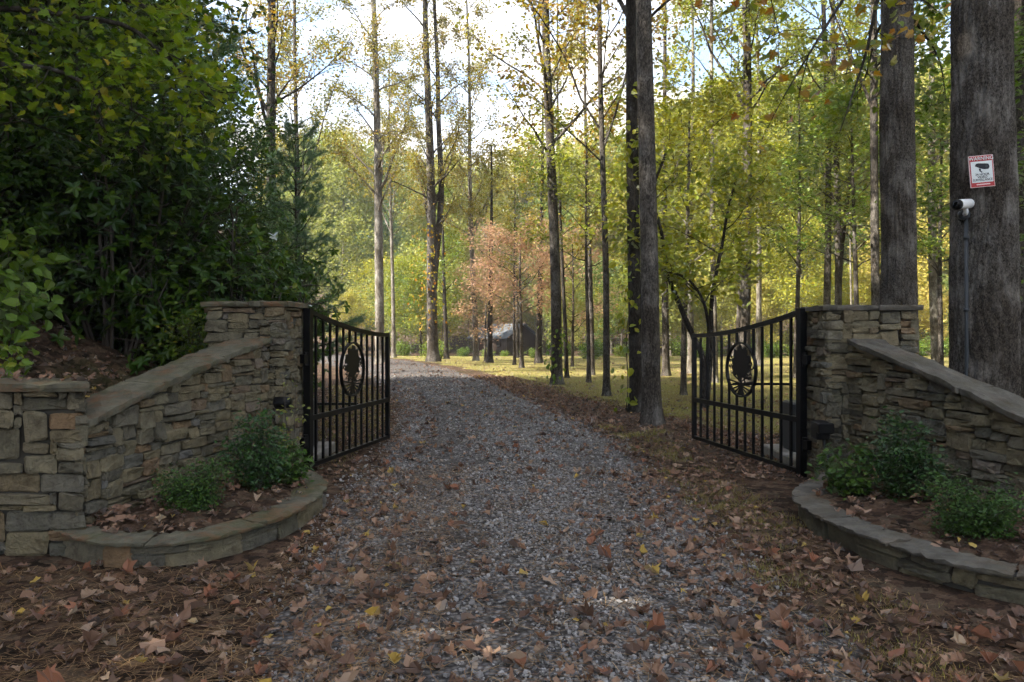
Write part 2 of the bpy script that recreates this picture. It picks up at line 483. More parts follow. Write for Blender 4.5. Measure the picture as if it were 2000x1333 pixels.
def gravel_col(N, L):
    v = ocoord(N, L)
    vo = N.new('ShaderNodeTexVoronoi'); vo.inputs['Scale'].default_value = 30; L(v, vo.inputs['Vector'])
    sep = N.new('ShaderNodeSeparateColor'); L(vo.outputs['Color'], sep.inputs['Color'])
    r = ramp_node(N, [(0, (.13, .122, .118)), (.4, (.225, .213, .208)), (.8, (.34, .325, .32)), (1, (.46, .445, .44))]); L(sep.outputs[0], r.inputs['Fac'])
    n = noise_node(N, L, 1.3, 7, .68, v)
    r2 = ramp_node(N, [(.44, (0, 0, 0)), (.66, (.8, .8, .8))]); L(n.outputs['Fac'], r2.inputs['Fac'])
    n3 = noise_node(N, L, 60, 5, .7, v)
    r3 = ramp_node(N, [(.3, (.075, .058, .043)), (.7, (.20, .165, .13))]); L(n3.outputs['Fac'], r3.inputs['Fac'])
    c = mix_node(N, L, r2.outputs['Color'], r.outputs['Color'], r3.outputs['Color'])
    rd = ramp_node(N, [(.0, (1, 1, 1)), (.6, (.25, .24, .24))]); 
    d = math_node(N, L, 'MULTIPLY', vo.outputs['Distance'], 26.0)
    L(vo.outputs['Distance'], rd.inputs['Fac'])
    c = mix_node(N, L, 1, c, rd.outputs['Color'], 'MULTIPLY')
    n4 = noise_node(N, L, 6.5, 9, .78, v)
    r4 = ramp_node(N, [(.36, (.45, .44, .43)), (.5, (.82, .82, .82)), (.64, (1.25, 1.25, 1.27))]); L(n4.outputs['Fac'], r4.inputs['Fac'])
    return mix_node(N, L, 1, c, r4.outputs['Color'], 'MULTIPLY')
def gravel_bump(N, L):
    v = ocoord(N, L)
    vo = N.new('ShaderNodeTexVoronoi'); vo.inputs['Scale'].default_value = 30; L(v, vo.inputs['Vector'])
    n = noise_node(N, L, 8, 5, .6, v)
    return math_node(N, L, 'SUBTRACT', math_node(N, L, 'MULTIPLY', n.outputs['Fac'], .6), vo.outputs['Distance'])
M['gravel'] = surf_mat('gravel', gravel_col, 0.9, gravel_bump, 0.8, 0.025, 0.25)
def pebble_col(N, L):
    at = N.new('ShaderNodeAttribute'); at.attribute_name = 'rnd'
    r = ramp_node(N, [(0, (.135, .125, .118)), (.35, (.205, .193, .187)), (.65, (.275, .262, .256)), (.88, (.355, .342, .336)), (.94, (.40, .388, .383)), (.96, (.25, .195, .15)), (1, (.29, .23, .175))])
    L(at.outputs['Fac'], r.inputs['Fac'])
    n = noise_node(N, L, 70, 4, .6, ocoord(N, L))
    r2 = ramp_node(N, [(.3, (.75, .75, .75)), (.7, (1.1, 1.1, 1.1))]); L(n.outputs['Fac'], r2.inputs['Fac'])
    return mix_node(N, L, 1, r.outputs['Color'], r2.outputs['Color'], 'MULTIPLY')
M['pebble'] = surf_mat('pebble', pebble_col, 0.8, None, spec=0.3)
def lawn_col(N, L):
    v = ocoord(N, L)
    n = noise_node(N, L, .9, 7, .65, v)
    r = ramp_node(N, [(.33, (.17, .12, .065)), (.48, (.26, .22, .085)), (.62, (.24, .23, .07)), (.8, (.33, .28, .11))]); L(n.outputs['Fac'], r.inputs['Fac'])
    n2 = noise_node(N, L, 38, 5, .7, v)
    r2 = ramp_node(N, [(.3, (.5, .5, .45)), (.7, (1.25, 1.25, 1.2))]); L(n2.outputs['Fac'], r2.inputs['Fac'])
    return mix_node(N, L, 1, r.outputs['Color'], r2.outputs['Color'], 'MULTIPLY')
M['lawn'] = surf_mat('lawn', lawn_col, 0.95, lambda N, L: noise_node(N, L, 30, 6, .7, ocoord(N, L)).outputs['Fac'], 0.9, 0.05, 0.1)

# ================================================================== terrain
def interp(y, ys, vs):
    return np.interp(y, ys, vs)
def toe(y):          # foot of the bank on the left
    return interp(y, [0, 3, 5.2, 5.35, 7, 8, 10, 14, 20, 30, 45, 80], [-5.2, -4.8, -4.2, -3.2, -2.9, -2.75, -2.75, -3.9, -6.3, -12, -22, -40])
DY = [0, 3.2, 4, 6, 8, 10, 11.8, 14.8, 17.4, 19.6, 22.9, 29, 35.7, 40, 48, 60]
DLX = [-1.0, -1.05, -1.15, -1.4, -1.5, -1.52, -1.68, -2.15, -2.75, -3.3, -4.3, -6.5, -9.6, -12.2, -18, -29]
DRX = [1.65, 1.55, 1.45, 1.5, 1.5, 1.38, 1.08, .55, .1, -.25, -1.0, -2.5, -4.9, -7.0, -11.8, -21]
def drive_l(y): return interp(y, DY, DLX)
def drive_r(y): return interp(y, DY, DRX)
def gz(x, y):
    x = np.asarray(x, float); y = np.asarray(y, float)
    d = toe(y) - x
    a = 0.70 * sstep(5.0, 5.5, y) * (1 - sstep(7.9, 9.2, y))
    h = a * sstep(0, .45, d) + np.where(d > 0, 0.42 * np.maximum(d - .25, 0) ** 1.12, 0)
    h = np.minimum(h, 9 + 0.12 * np.maximum(d - 10, 0))
    h *= 1 - 0.55 * sstep(22, 50, y)
    # the land falls a little beyond the lawn and then climbs into the wooded hill
    right = sstep(-30, -8, x)
    h = h - 1.05 * sstep(42, 62, y) * right * (1 - sstep(82, 105, y))
    h = h + sstep(84, 190, y) * 22 + sstep(20, 120, x) * 10
    h = h + sstep(250, 420, y) * 25
    return h

def ground_sheet():
    xs = np.concatenate([np.linspace(-420, -60, 14)[:-1], np.linspace(-60, -12, 30)[:-1], np.linspace(-12, 4, 130)[:-1], np.linspace(4, 40, 40)[:-1], np.linspace(40, 420, 20)])
    ys = np.concatenate([np.linspace(-120, -6, 8)[:-1], np.linspace(-6, 16, 140)[:-1], np.linspace(16, 60, 70)[:-1], np.linspace(60, 480, 40)])
    Xg, Yg = np.meshgrid(xs, ys)
    Z = gz(Xg, Yg)
    rng = np.random.default_rng(3)
    d = toe(Yg) - Xg
    Z = Z + np.where((d > .3) & (Yg < 60), rng.normal(0, .035, Z.shape), 0)
    n, m = Xg.shape
    i = np.arange(n - 1)[:, None] * m; j = np.arange(m - 1)[None]
    Fq = np.stack([i + j, i + j + 1, i + m + j + 1, i + m + j], -1).reshape(-1, 4)
    V = np.stack([Xg, Yg, Z], -1).reshape(-1, 3)
    return make_mesh('ground', V, Fq, None, None, M['litter'], True)
tag(obj('ground', ground_sheet()), 'leaf-strewn forest floor and wooded bank around the gravel drive', None, None, 'structure')

def drive_z(x, y):
    l, r = drive_l(y), drive_r(y)
    s = (x - (l + r) / 2) / ((r - l) / 2)
    e = np.clip(np.abs(s), 0, 1.2)
    return 0.045 * (1 - e ** 2) + 0.004 - 0.03 * np.maximum(e - 0.98, 0) * 5 + 0.012 * np.exp(-((np.abs(s) - .12) / .2) ** 2)
def drive_sheet():
    rng = np.random.default_rng(5)
    ys = np.concatenate([np.linspace(-6, 14, 170)[:-1], np.linspace(14, 58, 90)])
    n = 30
    s = np.linspace(-1.09, 1.09, n)
    V = []
    for y in ys:
        l, r = drive_l(y), drive_r(y)
        wob = .07 * math.sin(y * 2.1) + .05 * math.sin(y * 5.3 + 1)
        x = (l + r) / 2 + s * (r - l) / 2 + wob * np.abs(s) ** 3 * np.sign(s)
        z = drive_z((l + r) / 2 + s * (r - l) / 2, y) + rng.normal(0, .004, n) + gz((l + r) / 2, 30) * 0
        z = z - 1.05 * sstep(42, 62, y) * sstep(-30, -8, (l + r) / 2)
        V.append(np.stack([x, np.full(n, y), z], -1))
    m = len(ys)
    i = np.arange(m - 1)[:, None] * n; j = np.arange(n - 1)[None]
    Fq = np.stack([i + j, i + j + 1, i + n + j + 1, i + n + j], -1).reshape(-1, 4)
    return make_mesh('gravel_driveway', np.concatenate(V), Fq, None, None, M['gravel'], True)
tag(obj('driveway', drive_sheet()), 'grey gravel driveway curving away through the open gates', None, None, 'structure')

def verge(y):        # width of the leaf-strewn verge between drive and lawn
    return interp(y, [0, 8, 11, 15, 20, 30, 40], [3.0, 2.6, 2.0, 1.35, 1.0, .6, .5])
def lawn_sheet():
    rng = np.random.default_rng(6)
    ys = np.linspace(10.5, 43, 90)
    n = 60
    V = []
    for y in ys:
        l = drive_r(y) + verge(y) + .25 * math.sin(y * 1.7) + .15 * math.sin(y * 4.1)
        x = np.linspace(l, 30, n) if True else None
        x = l + (30 - l) * np.linspace(0, 1, n) ** 1.6
        edge = np.minimum(np.minimum(x - l, 1.0), min(y - 10.5, 43 - y))
        z = -.012 + .028 * np.clip(edge / .5, 0, 1) + rng.normal(0, .004, n)
        V.append(np.stack([x, np.full(n, y), z + np.minimum(gz(x, y), 3) * (x > 19)], -1))
    m = len(ys)
    i = np.arange(m - 1)[:, None] * n; j = np.arange(n - 1)[None]
    Fq = np.stack([i + j, i + j + 1, i + n + j + 1, i + n + j], -1).reshape(-1, 4)
    return make_mesh('lawn', np.concatenate(V), Fq, None, None, M['lawn'], True)
tag(obj('lawn', lawn_sheet()), 'sunlit yellow-green lawn under the trees beyond the drive', None, None, 'structure')

# ================================================================== masonry
def ashlar(rng, W, H, cw=.052, ch=.031, big=0.13):
    nu, nv = max(1, round(W / cw)), max(1, round(H / ch))
    occ = np.zeros((nv, nu), bool)
    out = []
    for v in range(nv):
        for u in range(nu):
            if occ[v, u]: continue
            if rng.random() < big: wc, hc = int(rng.integers(3, 6)), int(rng.integers(4, 6))
            else: wc, hc = int(rng.integers(3, 8)), int(rng.choice([1, 2, 2, 2, 3, 3]))
            if u + wc > nu - 2: wc = nu - u if nu - u < 8 else wc
            wc = min(wc, nu - u); hc = min(hc, nv - v)
            k = 1
            while k < wc and not occ[v, u + k]: k += 1
            wc = k
            if wc == 1 and hc > 2: hc = 2
            h = 1
            while h < hc and not occ[v + h, u:u + wc].any(): h += 1
            occ[v:v + h, u:u + wc] = True
            out.append((u * W / nu, (u + wc) * W / nu, v * H / nv, (v + h) * H / nv))
    return out

def stone_mesh(rng, u0, u1, v0, v1, fmap, top=None, gap=.003, back=.06):
    c = np.array([[u0 + gap, v0 + gap], [u1 - gap, v0 + gap], [u1 - gap, v1 - gap], [u0 + gap, v1 - gap]])
    wd, ht = u1 - u0, v1 - v0
    c += rng.normal(0, 1, (4, 2)) * np.array([min(.009, wd * .06), min(.007, ht * .09)])
    if top is not None:
        for k in range(4): c[k, 1] = min(c[k, 1], top(c[k, 0]) - .002)
        if (c[3, 1] - c[0, 1]) + (c[2, 1] - c[1, 1]) < .03: return None
        for a, b in ((0, 3), (1, 2)):
            if c[b, 1] < c[a, 1] + .004: c[b, 1] = c[a, 1] + .004
    pts = []
    for i in range(4):
        p, q, r = c[i], c[(i - 1) % 4], c[(i + 1) % 4]
        k = rng.uniform(.10, .22)
        kq = min(k, .016 / (np.linalg.norm(q - p) + 1e-6)); kr = min(k, .016 / (np.linalg.norm(r - p) + 1e-6))
        pts.append(p + (q - p) * kq); pts.append(p + (r - p) * kr)
        if i in (0, 2):
            pts.append((p + r) / 2 + rng.normal(0, .004, 2))
    pts = np.array(pts); n = len(pts)
    ctr = pts.mean(0)
    face = rng.normal(0, .013)
    tu, tv = rng.normal(0, .05), rng.normal(0, .10)
    def dep(p, d):
        return d + face + tu * (p[:, 0] - ctr[0]) + tv * (p[:, 1] - ctr[1])
    bulge = rng.uniform(.004, .017)
    inner = ctr + (pts - ctr) * (rng.uniform(.74, .95, (n, 1)))
    rows = [fmap(pts[:, 0], pts[:, 1], np.full(n, -back)),
            fmap(pts[:, 0], pts[:, 1], dep(pts, 0) + rng.normal(0, .003, n)),
            fmap(inner[:, 0], inner[:, 1], dep(inner, bulge) + rng.normal(0, .005, n)),
            fmap(ctr[:1], ctr[1:], np.array([bulge + face + rng.normal(0, .005)]))]
    V = np.concatenate(rows)
    Fq = []; F3 = []
    for i in range(n):
        j = (i + 1) % n
        Fq += [[i, j, n + j, n + i], [n + i, n + j, 2 * n + j, 2 * n + i]]
        F3.append([2 * n + i, 2 * n + j, 3 * n])
    return make_mesh('stone', V, Fq, F3, None, M['stone'], False)

def face_map(O, U, Nrm):
    O = np.asarray(O, float); U = unit(np.asarray(U, float)); Nrm = unit(np.asarray(Nrm, float))
    return lambda u, v, d: O + np.outer(u, U) + np.outer(v, [0, 0, 1]) + np.outer(d, Nrm)

def lay_stones(parent, rng, W, H, fmap, top=None, **kw):
    for (a, b, c, d) in ashlar(rng, W, H, **kw):
        me = stone_mesh(rng, a, b, c, d, fmap, top)
        if me is not None: obj('stone', me, parent)

def slab_mesh(rng, smap, ns, nt, s0, s1, thick, mat, rough=.012):
    """rough flagstone: smap(s, t, d) with t in 0..1 across, d up"""
    s = np.linspace(s0, s1, ns); t = np.linspace(0, 1, nt)
    Sg, Tg = np.meshgrid(s, t, indexing='ij')
    Tj = Tg.copy(); Sj = Sg.copy()
    Tj[:, 0] += rng.normal(0, rough * 2.2, ns); Tj[:, -1] += rng.normal(0, rough * 2.2, ns)
    Sj[0] += .004 + np.abs(rng.normal(0, .004, nt)); Sj[-1] -= .004 + np.abs(rng.normal(0, .004, nt))
    top = rng.normal(0, .0045, Sg.shape) + thick
    edge = np.zeros(Sg.shape, bool); edge[0] = edge[-1] = True; edge[:, 0] = edge[:, -1] = True
    top = np.where(edge, top - rng.uniform(.004, .012, Sg.shape), top)
    A = smap(Sj.ravel(), Tj.ravel(), top.ravel())
    Bt = np.clip(Tj, .02, .98) if False else Tj
    mid = smap(Sj.ravel(), (.5 + (Bt - .5) * (1 + rng.normal(0, .010, Sg.shape))).ravel(), np.full(Sg.size, thick * .45))
    B = smap(Sj.ravel(), (.5 + (Bt - .5) * .97).ravel(), np.zeros(Sg.size))
    V = np.concatenate([A, mid, B]); K = Sg.size
    Fq = []
    for i in range(ns - 1):
        for j in range(nt - 1):
            a = i * nt + j
            Fq.append([a, a + nt, a + nt + 1, a + 1]); Fq.append([2 * K + a + 1, 2 * K + a + nt + 1, 2 * K + a + nt, 2 * K + a])
    ring = [i * nt for i in range(ns)] + [(ns - 1) * nt + j for j in range(1, nt)] + [i * nt + nt - 1 for i in range(ns - 2, -1, -1)] + [j for j in range(nt - 2, 0, -1)]
    for k in range(len(ring)):
        a, b = ring[k], ring[(k + 1) % len(ring)]
        Fq.append([b, a, K + a, K + b]); Fq.append([K + b, K + a, 2 * K + a, 2 * K + b])
    return make_mesh('slab', V, Fq, None, None, mat, False)

def hull_mesh(P2, z0, z1fn, mat):
    """prism on a ground polygon with a top height function"""
    P2 = np.asarray(P2, float); n = len(P2)
    V = [(*p, z0) for p in P2] + [(*p, z1fn(p)) for p in P2]
    m = MB(); F4 = [[i, (i + 1) % n, n + (i + 1) % n, n + i] for i in range(n)]
    m.add(V, F4)
    c = P2.mean(0); m.add([(*p, z1fn(p)) for p in P2] + [(*c, z1fn(c))], None, [[i, (i + 1) % n, n] for i in range(n)])
    return m.mesh('core', mat)

def gate_pillar(label, xin, sgn, yf, wd, dp, ht, mat, seed):
    """xin: x of the side towards the drive; sgn: direction away from the drive"""
    rng = np.random.default_rng(seed)
    t = thing('gate_pillar', label, 'pillar', (xin + sgn * wd / 2, yf + dp / 2, 0), 0, 'stone gate pillars')
    ox, oy = xin + sgn * wd / 2, yf + dp / 2
    V, Fq = box((0, 0, ht / 2), (wd - .07, dp - .07, ht))
    obj('core', make_mesh('core', V, Fq, None, None, M['mortar']), t)
    hw, hd = wd / 2, dp / 2
    # front
    lay_stones(t, rng, wd, ht, face_map((-hw, -hd, 0), (1, 0, 0), (0, -1, 0)))
    # side towards the drive
    lay_stones(t, rng, dp, ht, face_map((-sgn * hw, -hd if sgn < 0 else hd, 0), (0, 1 if sgn < 0 else -1, 0), (-sgn, 0, 0)), big=.1)
    # back and far side: seen only from elsewhere, larger blocks
    lay_stones(t, rng, wd, ht, face_map((hw, hd, 0), (-1, 0, 0), (0, 1, 0)), cw=.09, ch=.06)
    lay_stones(t, rng, dp, ht, face_map((sgn * hw, hd if sgn < 0 else -hd, 0), (0, -1 if sgn < 0 else 1, 0), (sgn, 0, 0)), cw=.09, ch=.06)
    ov = .045
    for k, (a, b) in enumerate(((-hw - ov, .05), (.05, hw + ov))):
        sm = lambda s, tt, d: np.stack([s, -hd - ov + tt * (dp + 2 * ov), d + ht + .004], -1)
        obj('cap_stone', slab_mesh(rng, sm, 9, 8, a, b, .052 + .004 * k, mat, .006), t)
    return t

PL = dict(xin=-2.21, yf=7.25, wd=.78, dp=.62, ht=1.725)
PR = dict(xin=3.02, yf=7.15, wd=.88, dp=.50, ht=1.685)
gate_pillar('moss-stained stone gate pillar under the dark green bank', PL['xin'], -1, PL['yf'], PL['wd'], PL['dp'], PL['ht'], M['slab_mossy'], 11)
gate_pillar('stone gate pillar with grey cap in front of the broad trunk', PR['xin'], 1, PR['yf'], PR['wd'], PR['dp'], PR['ht'], M['slab_grey'], 12)

def wing_wall(label, A, B, zA, zB, thick, side, mat, seed, slabs):
    """A: near end, B: end at the pillar, of the face towards the drive; coping rises from zA to zB"""
    rng = np.random.default_rng(seed)
    A = np.array([*A, 0.]); B = np.array([*B, 0.])
    Ln = np.linalg.norm(B - A); U = (B - A) / Ln
    Nn = np.array([U[1], -U[0], 0]) * side          # towards the drive
    t = thing('wing_wall', label, 'wall', A, 0, 'sloping stone wing walls')
    top = lambda u: zA + (zB - zA) * (u / Ln) + .03 * math.sin(u / Ln * math.pi)
    poly = [(-Nn * .035)[:2], (U * Ln - Nn * .035)[:2], (U * Ln - Nn * thick)[:2], (-Nn * thick)[:2]]
    obj('core', hull_mesh(poly, 0, lambda p: top(np.dot(p, U[:2])) - .01, M['mortar']), t)
    O = np.zeros(3)
    if side > 0: fm = face_map(O, U, Nn)
    else: fm = face_map(O, U, Nn)
    lay_stones(t, rng, Ln, max(zA, zB) + .04, fm, top)
    lo = np.linspace(-.02, Ln - .02, slabs + 1)
    lo[1:-1] += rng.uniform(-.15, .15, slabs - 1)
    for k in range(slabs):
        def sm(s, tt, d):
            tp = np.array([top(float(x)) for x in s])
            w0 = -.055; w1 = thick
            return np.outer(s, U) + np.outer(-(w0 + tt * (w1 - w0)), Nn) + np.outer(tp + d + .003, [0, 0, 1])
        obj('coping_stone', slab_mesh(rng, sm, 14, 8, lo[k], lo[k + 1], .055, mat, .013), t)
    return t
wing_wall('sloping stone wing wall with leaf-covered coping behind the two shrubs', (-2.86, 4.97), (-2.385, 7.25), .85, 1.375, .34, 1, M['slab_mossy'], 21, 3)
wing_wall('sloping stone wing wall with smooth grey coping below the camera tree', (3.80, 4.55), (3.235, 7.15), .60, 1.375, .29, -1, M['slab_grey'], 22, 2)

def shear(t, k, y0):
    for o in t.children:
        for v in o.data.vertices: v.co.x -= k * (v.co.y - y0)

def end_pier(label, xr, yf, wd, dp, ht, seed, kshear):
    rng = np.random.default_rng(seed)
    t = thing('end_pier', label, 'pier', (xr - wd / 2, yf + dp / 2, 0))
    V, Fq = box((0, 0, ht / 2), (wd - .07, dp - .07, ht))
    obj('core', make_mesh('core', V, Fq, None, None, M['mortar']), t)
    hw, hd = wd / 2, dp / 2
    lay_stones(t, rng, wd, ht, face_map((-hw, -hd, 0), (1, 0, 0), (0, -1, 0)), cw=.058, ch=.042)
    lay_stones(t, rng, dp, ht, face_map((hw, -hd, 0), (0, 1, 0), (1, 0, 0)), cw=.07)
    sm = lambda s, tt, d: np.stack([s, -hd - .05 + tt * (dp + .1), d + ht + .004], -1)
    obj('cap_stone', slab_mesh(rng, sm, 10, 8, -hw, -.22, .055, M['slab_mossy'], .008), t)
    obj('cap_stone', slab_mesh(rng, sm, 12, 8, -.22, hw + .04, .059, M['slab_mossy'], .008), t)
    shear(t, kshear, -hd)
end_pier('low stone end pier with leaf-littered cap beside the mossy planter', -2.84, 4.93, 1.35, .45, 1.09, 31, .62)
end_pier('low stone end pier closing the camera-tree wing wall, past the picture edge', 5.1, 4.30, 1.35, .45, 1.0, 32, 0)

def spline(P, n):
    P = np.asarray(P, float)
    Q = np.concatenate([[2 * P[0] - P[1]], P, [2 * P[-1] - P[-2]]])
    out = []
    for i in range(1, len(Q) - 2):
        t = np.linspace(0, 1, n, endpoint=False)[:, None]
        a, b, c, d = Q[i - 1], Q[i], Q[i + 1], Q[i + 2]
        out.append(.5 * ((2 * b) + (-a + c) * t + (2 * a - 5 * b + 4 * c - d) * t ** 2 + (-a + 3 * b - 3 * c + d) * t ** 3))
    out.append(P[-1:])
    return np.concatenate(out)

def planter(label, ctrl, side, mat, seed, slabs, inner, bedlabel, cat='planter'):
    rng = np.random.default_rng(seed)
    C = spline(ctrl, 16)
    o = C.mean(0)
    C = C - o
    seg = np.linalg.norm(np.diff(C, axis=0), axis=1)
    Ls = np.concatenate([[0], np.cumsum(seg)]); Ln = Ls[-1]
    T = unit(np.gradient(C, axis=0)); Nn = np.stack([T[:, 1], -T[:, 0]], -1) * side      # outward
    def at(u):
        u = np.clip(u, 0, Ln)
        p = np.stack([np.interp(u, Ls, C[:, 0]), np.interp(u, Ls, C[:, 1])], -1)
        n = unit(np.stack([np.interp(u, Ls, Nn[:, 0]), np.interp(u, Ls, Nn[:, 1])], -1))
        return p, n
    def fm(u, v, d):
        p, n = at(np.asarray(u, float))
        q = p + n * np.asarray(d)[:, None]
        return np.concatenate([q, np.asarray(v, float)[:, None]], -1)
    t = thing('planter_wall', label, cat, (o[0], o[1], 0), 0, 'curved stone planters')
    H = .140
    # core strip
    us = np.linspace(0, Ln, 60); rows = []
    for d, z in ((-.03, -.05), (-.03, H), (-.17, H), (-.17, -.05)):
        rows.append(fm(us, np.full(60, z), np.full(60, d)))
    V = np.concatenate(rows); Fq = []
    for r in range(3):
        for i in range(59): Fq.append([r * 60 + i, r * 60 + i + 1, (r + 1) * 60 + i + 1, (r + 1) * 60 + i])
    obj('core', make_mesh('core', V, Fq, None, None, M['mortar']), t)
    lay_stones(t, rng, Ln, H + .03, lambda u, v, d: fm(u, np.asarray(v) - .03, d), cw=.07, ch=.05, big=.22)
    lo = np.linspace(0, Ln, slabs + 1); lo[1:-1] += rng.uniform(-.1, .1, slabs - 1)
    for k in range(slabs):
        sm = lambda s, tt, d: fm(s, d + H + .003, .05 - tt * .27)
        obj('cap_stone', slab_mesh(rng, sm, 16, 6, lo[k], lo[k + 1], .030, mat, .013), t)
    # bed of soil and leaves inside
    q, _ = at(np.linspace(0, Ln, 50)); _, nn = at(np.linspace(0, Ln, 50))
    rim = q - nn * .12 + o
    inn = np.asarray(inner, float)
    ii = np.stack([np.interp(np.linspace(0, 1, 50), np.linspace(0, 1, len(inn)), inn[:, k]) for k in range(2)], -1)
    V = []; nr = 9
    for k in range(nr):
        f = k / (nr - 1)
        p = rim * (1 - f) + ii * f
        z = .15 + .07 * math.sin(f * 2.2) + rng.normal(0, .008, 50)
        V.append(np.stack([p[:, 0], p[:, 1], z], -1))
    V = np.concatenate(V); Fq = []
    for k in range(nr - 1):
        for i in range(49): Fq.append([k * 50 + i, k * 50 + i + 1, (k + 1) * 50 + i + 1, (k + 1) * 50 + i])
    tag(obj('planting_bed', make_mesh('planting_bed', V, Fq, None, None, M['litter'], True)), bedlabel, None, None, 'structure')
    return rim, ii

BEDS = []
BEDS.append(planter('low curved stone planter with mossy cap on the pine-straw side', [(-3.02, 4.98), (-2.6, 4.72), (-2.2, 4.70), (-1.9, 4.9), (-1.66, 5.4), (-1.6, 5.95), (-1.66, 6.45), (-1.9, 6.95), (-2.22, 7.2)], 1, M['slab_mossy'], 41, 5,
        [(-2.85, 5.05), (-2.62, 6.1), (-2.40, 7.2)], 'soil and brown leaves inside the mossy planter'))
BEDS.append(planter('low curved stone planter with worn grey cap below the boxwood', [(3.0, 6.95), (2.62, 6.5), (2.34, 6.05), (2.24, 5.6), (2.27, 5.15), (2.38, 4.7), (2.58, 4.25), (2.95, 3.95), (3.4, 3.85), (3.85, 4.2)], 1, M['slab_grey'], 42, 7,
        [(3.2, 7.1), (3.5, 6.0), (3.85, 4.6)], 'soil and fallen leaves inside the grey-capped planter'))

# ================================================================== gates
def gate(label, H0, H1, zt0, zt1, zm, zb0, zb1, seed, olab):
    """H0 hinge foot, H1 free end (x, y)"""
    H0 = np.array([*H0, 0.]); H1 = np.array([*H1, 0.])
    Ln = np.linalg.norm(H1 - H0); U = (H1 - H0) / Ln; Nn = np.array([U[1], -U[0], 0])
    t = thing('gate', label, 'gate', H0, 0, 'black driveway gate leaves')
    P = lambda u, z, d=0.0: U * u + np.array([0, 0, z]) + Nn * d
    zb = lambda u: zb0 + (zb1 - zb0) * u / Ln
    ztop = lambda u: zt1 + (zt0 - zt1) * (1 - u / Ln) ** 1.75
    mk = lambda name, V, Fq, F3=None, par=t: obj(name, make_mesh(name, V, Fq, F3, None, M['black_metal']), par)
    # stiles
    V, Fq = bar(P(.0, zb0 - .05), P(0, zt0 + .03), .075, .075, U); mk('hinge_stile', V, Fq)
    V, Fq = bar(P(Ln, zb1), P(Ln, zt1 - .002), .05, .05, U); mk('end_stile', V, Fq)
    V, Fq = bar(P(.04, zb(0) + .02), P(Ln - .027, zb(Ln) + .02), .044, .044); mk('bottom_rail', V, Fq)
    V, Fq = bar(P(.04, zm), P(Ln - .027, zm), .046, .055); mk('middle_rail', V, Fq)
    us = np.linspace(.04, Ln + .025, 22)
    V = []
    for a, b in ((-1, -1), (1, -1), (1, 1), (-1, 1)):
        V.append(np.array([P(u, ztop(min(u, Ln)) + b * .024 + (.003 if u > Ln - .03 else 0), a * .024) for u in us]))
    V = np.stack(V, 1).reshape(-1, 3); Fq = []
    for i in range(21):
        for k in range(4): Fq.append([i * 4 + k, i * 4 + (k + 1) % 4, i * 4 + 4 + (k + 1) % 4, i * 4 + 4 + k])
    Fq += [[3, 2, 1, 0], [84, 85, 86, 87]]
    mk('top_rail', V, Fq)
    # medallion
    uc, zc, R = Ln * .5, 1.035, .325
    n = 48
    an = np.arange(n) * 2 * math.pi / n
    rows = []
    for rr, dd in ((R, -.018), (R, .018), (R - .02, .018), (R - .02, -.018)):
        rows.append(np.array([P(uc + rr * math.cos(a), zc + rr * math.sin(a), dd) for a in an]))
    V = np.concatenate(rows); Fq = []
    for r in range(4):
        for i in range(n):
            j = (i + 1) % n; r2 = (r + 1) % 4
            Fq.append([r * n + i, r * n + j, r2 * n + j, r2 * n + i])
    ring = mk('medallion', V, Fq)
    # pickets, interrupted by the medallion
    for k in range(12):
        u = Ln * (k + 1) / 13
        lo, hi = zb(u) + .043, ztop(u) - .026
        segs = [(lo, zm - .028)]
        if abs(u - uc) < R - .02:
            c = math.sqrt((R - .004) ** 2 - (u - uc) ** 2)
            segs += [(zm + .028, zc - c), (zc + c, hi)]
        else: segs.append((zm + .028, hi))
        for a, b in segs:
            if b - a < .01: continue
            V, Fq = bar(P(u, a), P(u, b), .024, .024, U); mk('picket', V, Fq)
    # tree emblem cut from plate
    rng = np.random.default_rng(seed)
    em = MB()
    def plate(poly, th):
        poly = np.asarray(poly, float); m = len(poly)
        V = [P(uc + p[0], zc + p[1], s * th) for s in (-1, 1) for p in poly]
        c = poly.mean(0); V += [P(uc + c[0], zc + c[1], -th), P(uc + c[0], zc + c[1], th)]
        F4 = [[i, (i + 1) % m, m + (i + 1) % m, m + i] for i in range(m)]
        F3 = [[(i + 1) % m, i, 2 * m] for i in range(m)] + [[m + i, m + (i + 1) % m, 2 * m + 1] for i in range(m)]
        em.add(V, F4, F3)
    m = 60
    a = np.arange(m) * 2 * math.pi / m
    rr = .185 + .02 * np.sin(a * 9 + 1) + .014 * np.sin(a * 17) + rng.normal(0, .006, m)
    plate(np.stack([rr * np.cos(a) * 1.02, .085 + rr * np.sin(a) * 1.0], -1), .0040)
    plate([(-.045, -.30), (-.022, -.22), (-.018, -.08), (-.05, 0), (.05, 0), (.02, -.08), (.022, -.22), (.045, -.30)], .0044)
    th = .003
    for k in range(30):          # leaves and side boughs round the lower crown
        an_ = rng.uniform(math.radians(150), math.radians(390)); r_ = rng.uniform(.18, .27)
        c = np.array([r_ * math.cos(an_) * 1.0, .07 + r_ * math.sin(an_) * .85])
        if abs(c[0]) < .05 or np.hypot(*c) > .29: continue
        q = rng.uniform(0, 6.28); l = rng.uniform(.022, .036); ww = l * .55
        d = np.array([math.cos(q), math.sin(q)]); e = np.array([-d[1], d[0]])
        th += .00004
        plate([c - d * l, c + e * ww, c + d * l, c - e * ww], th)
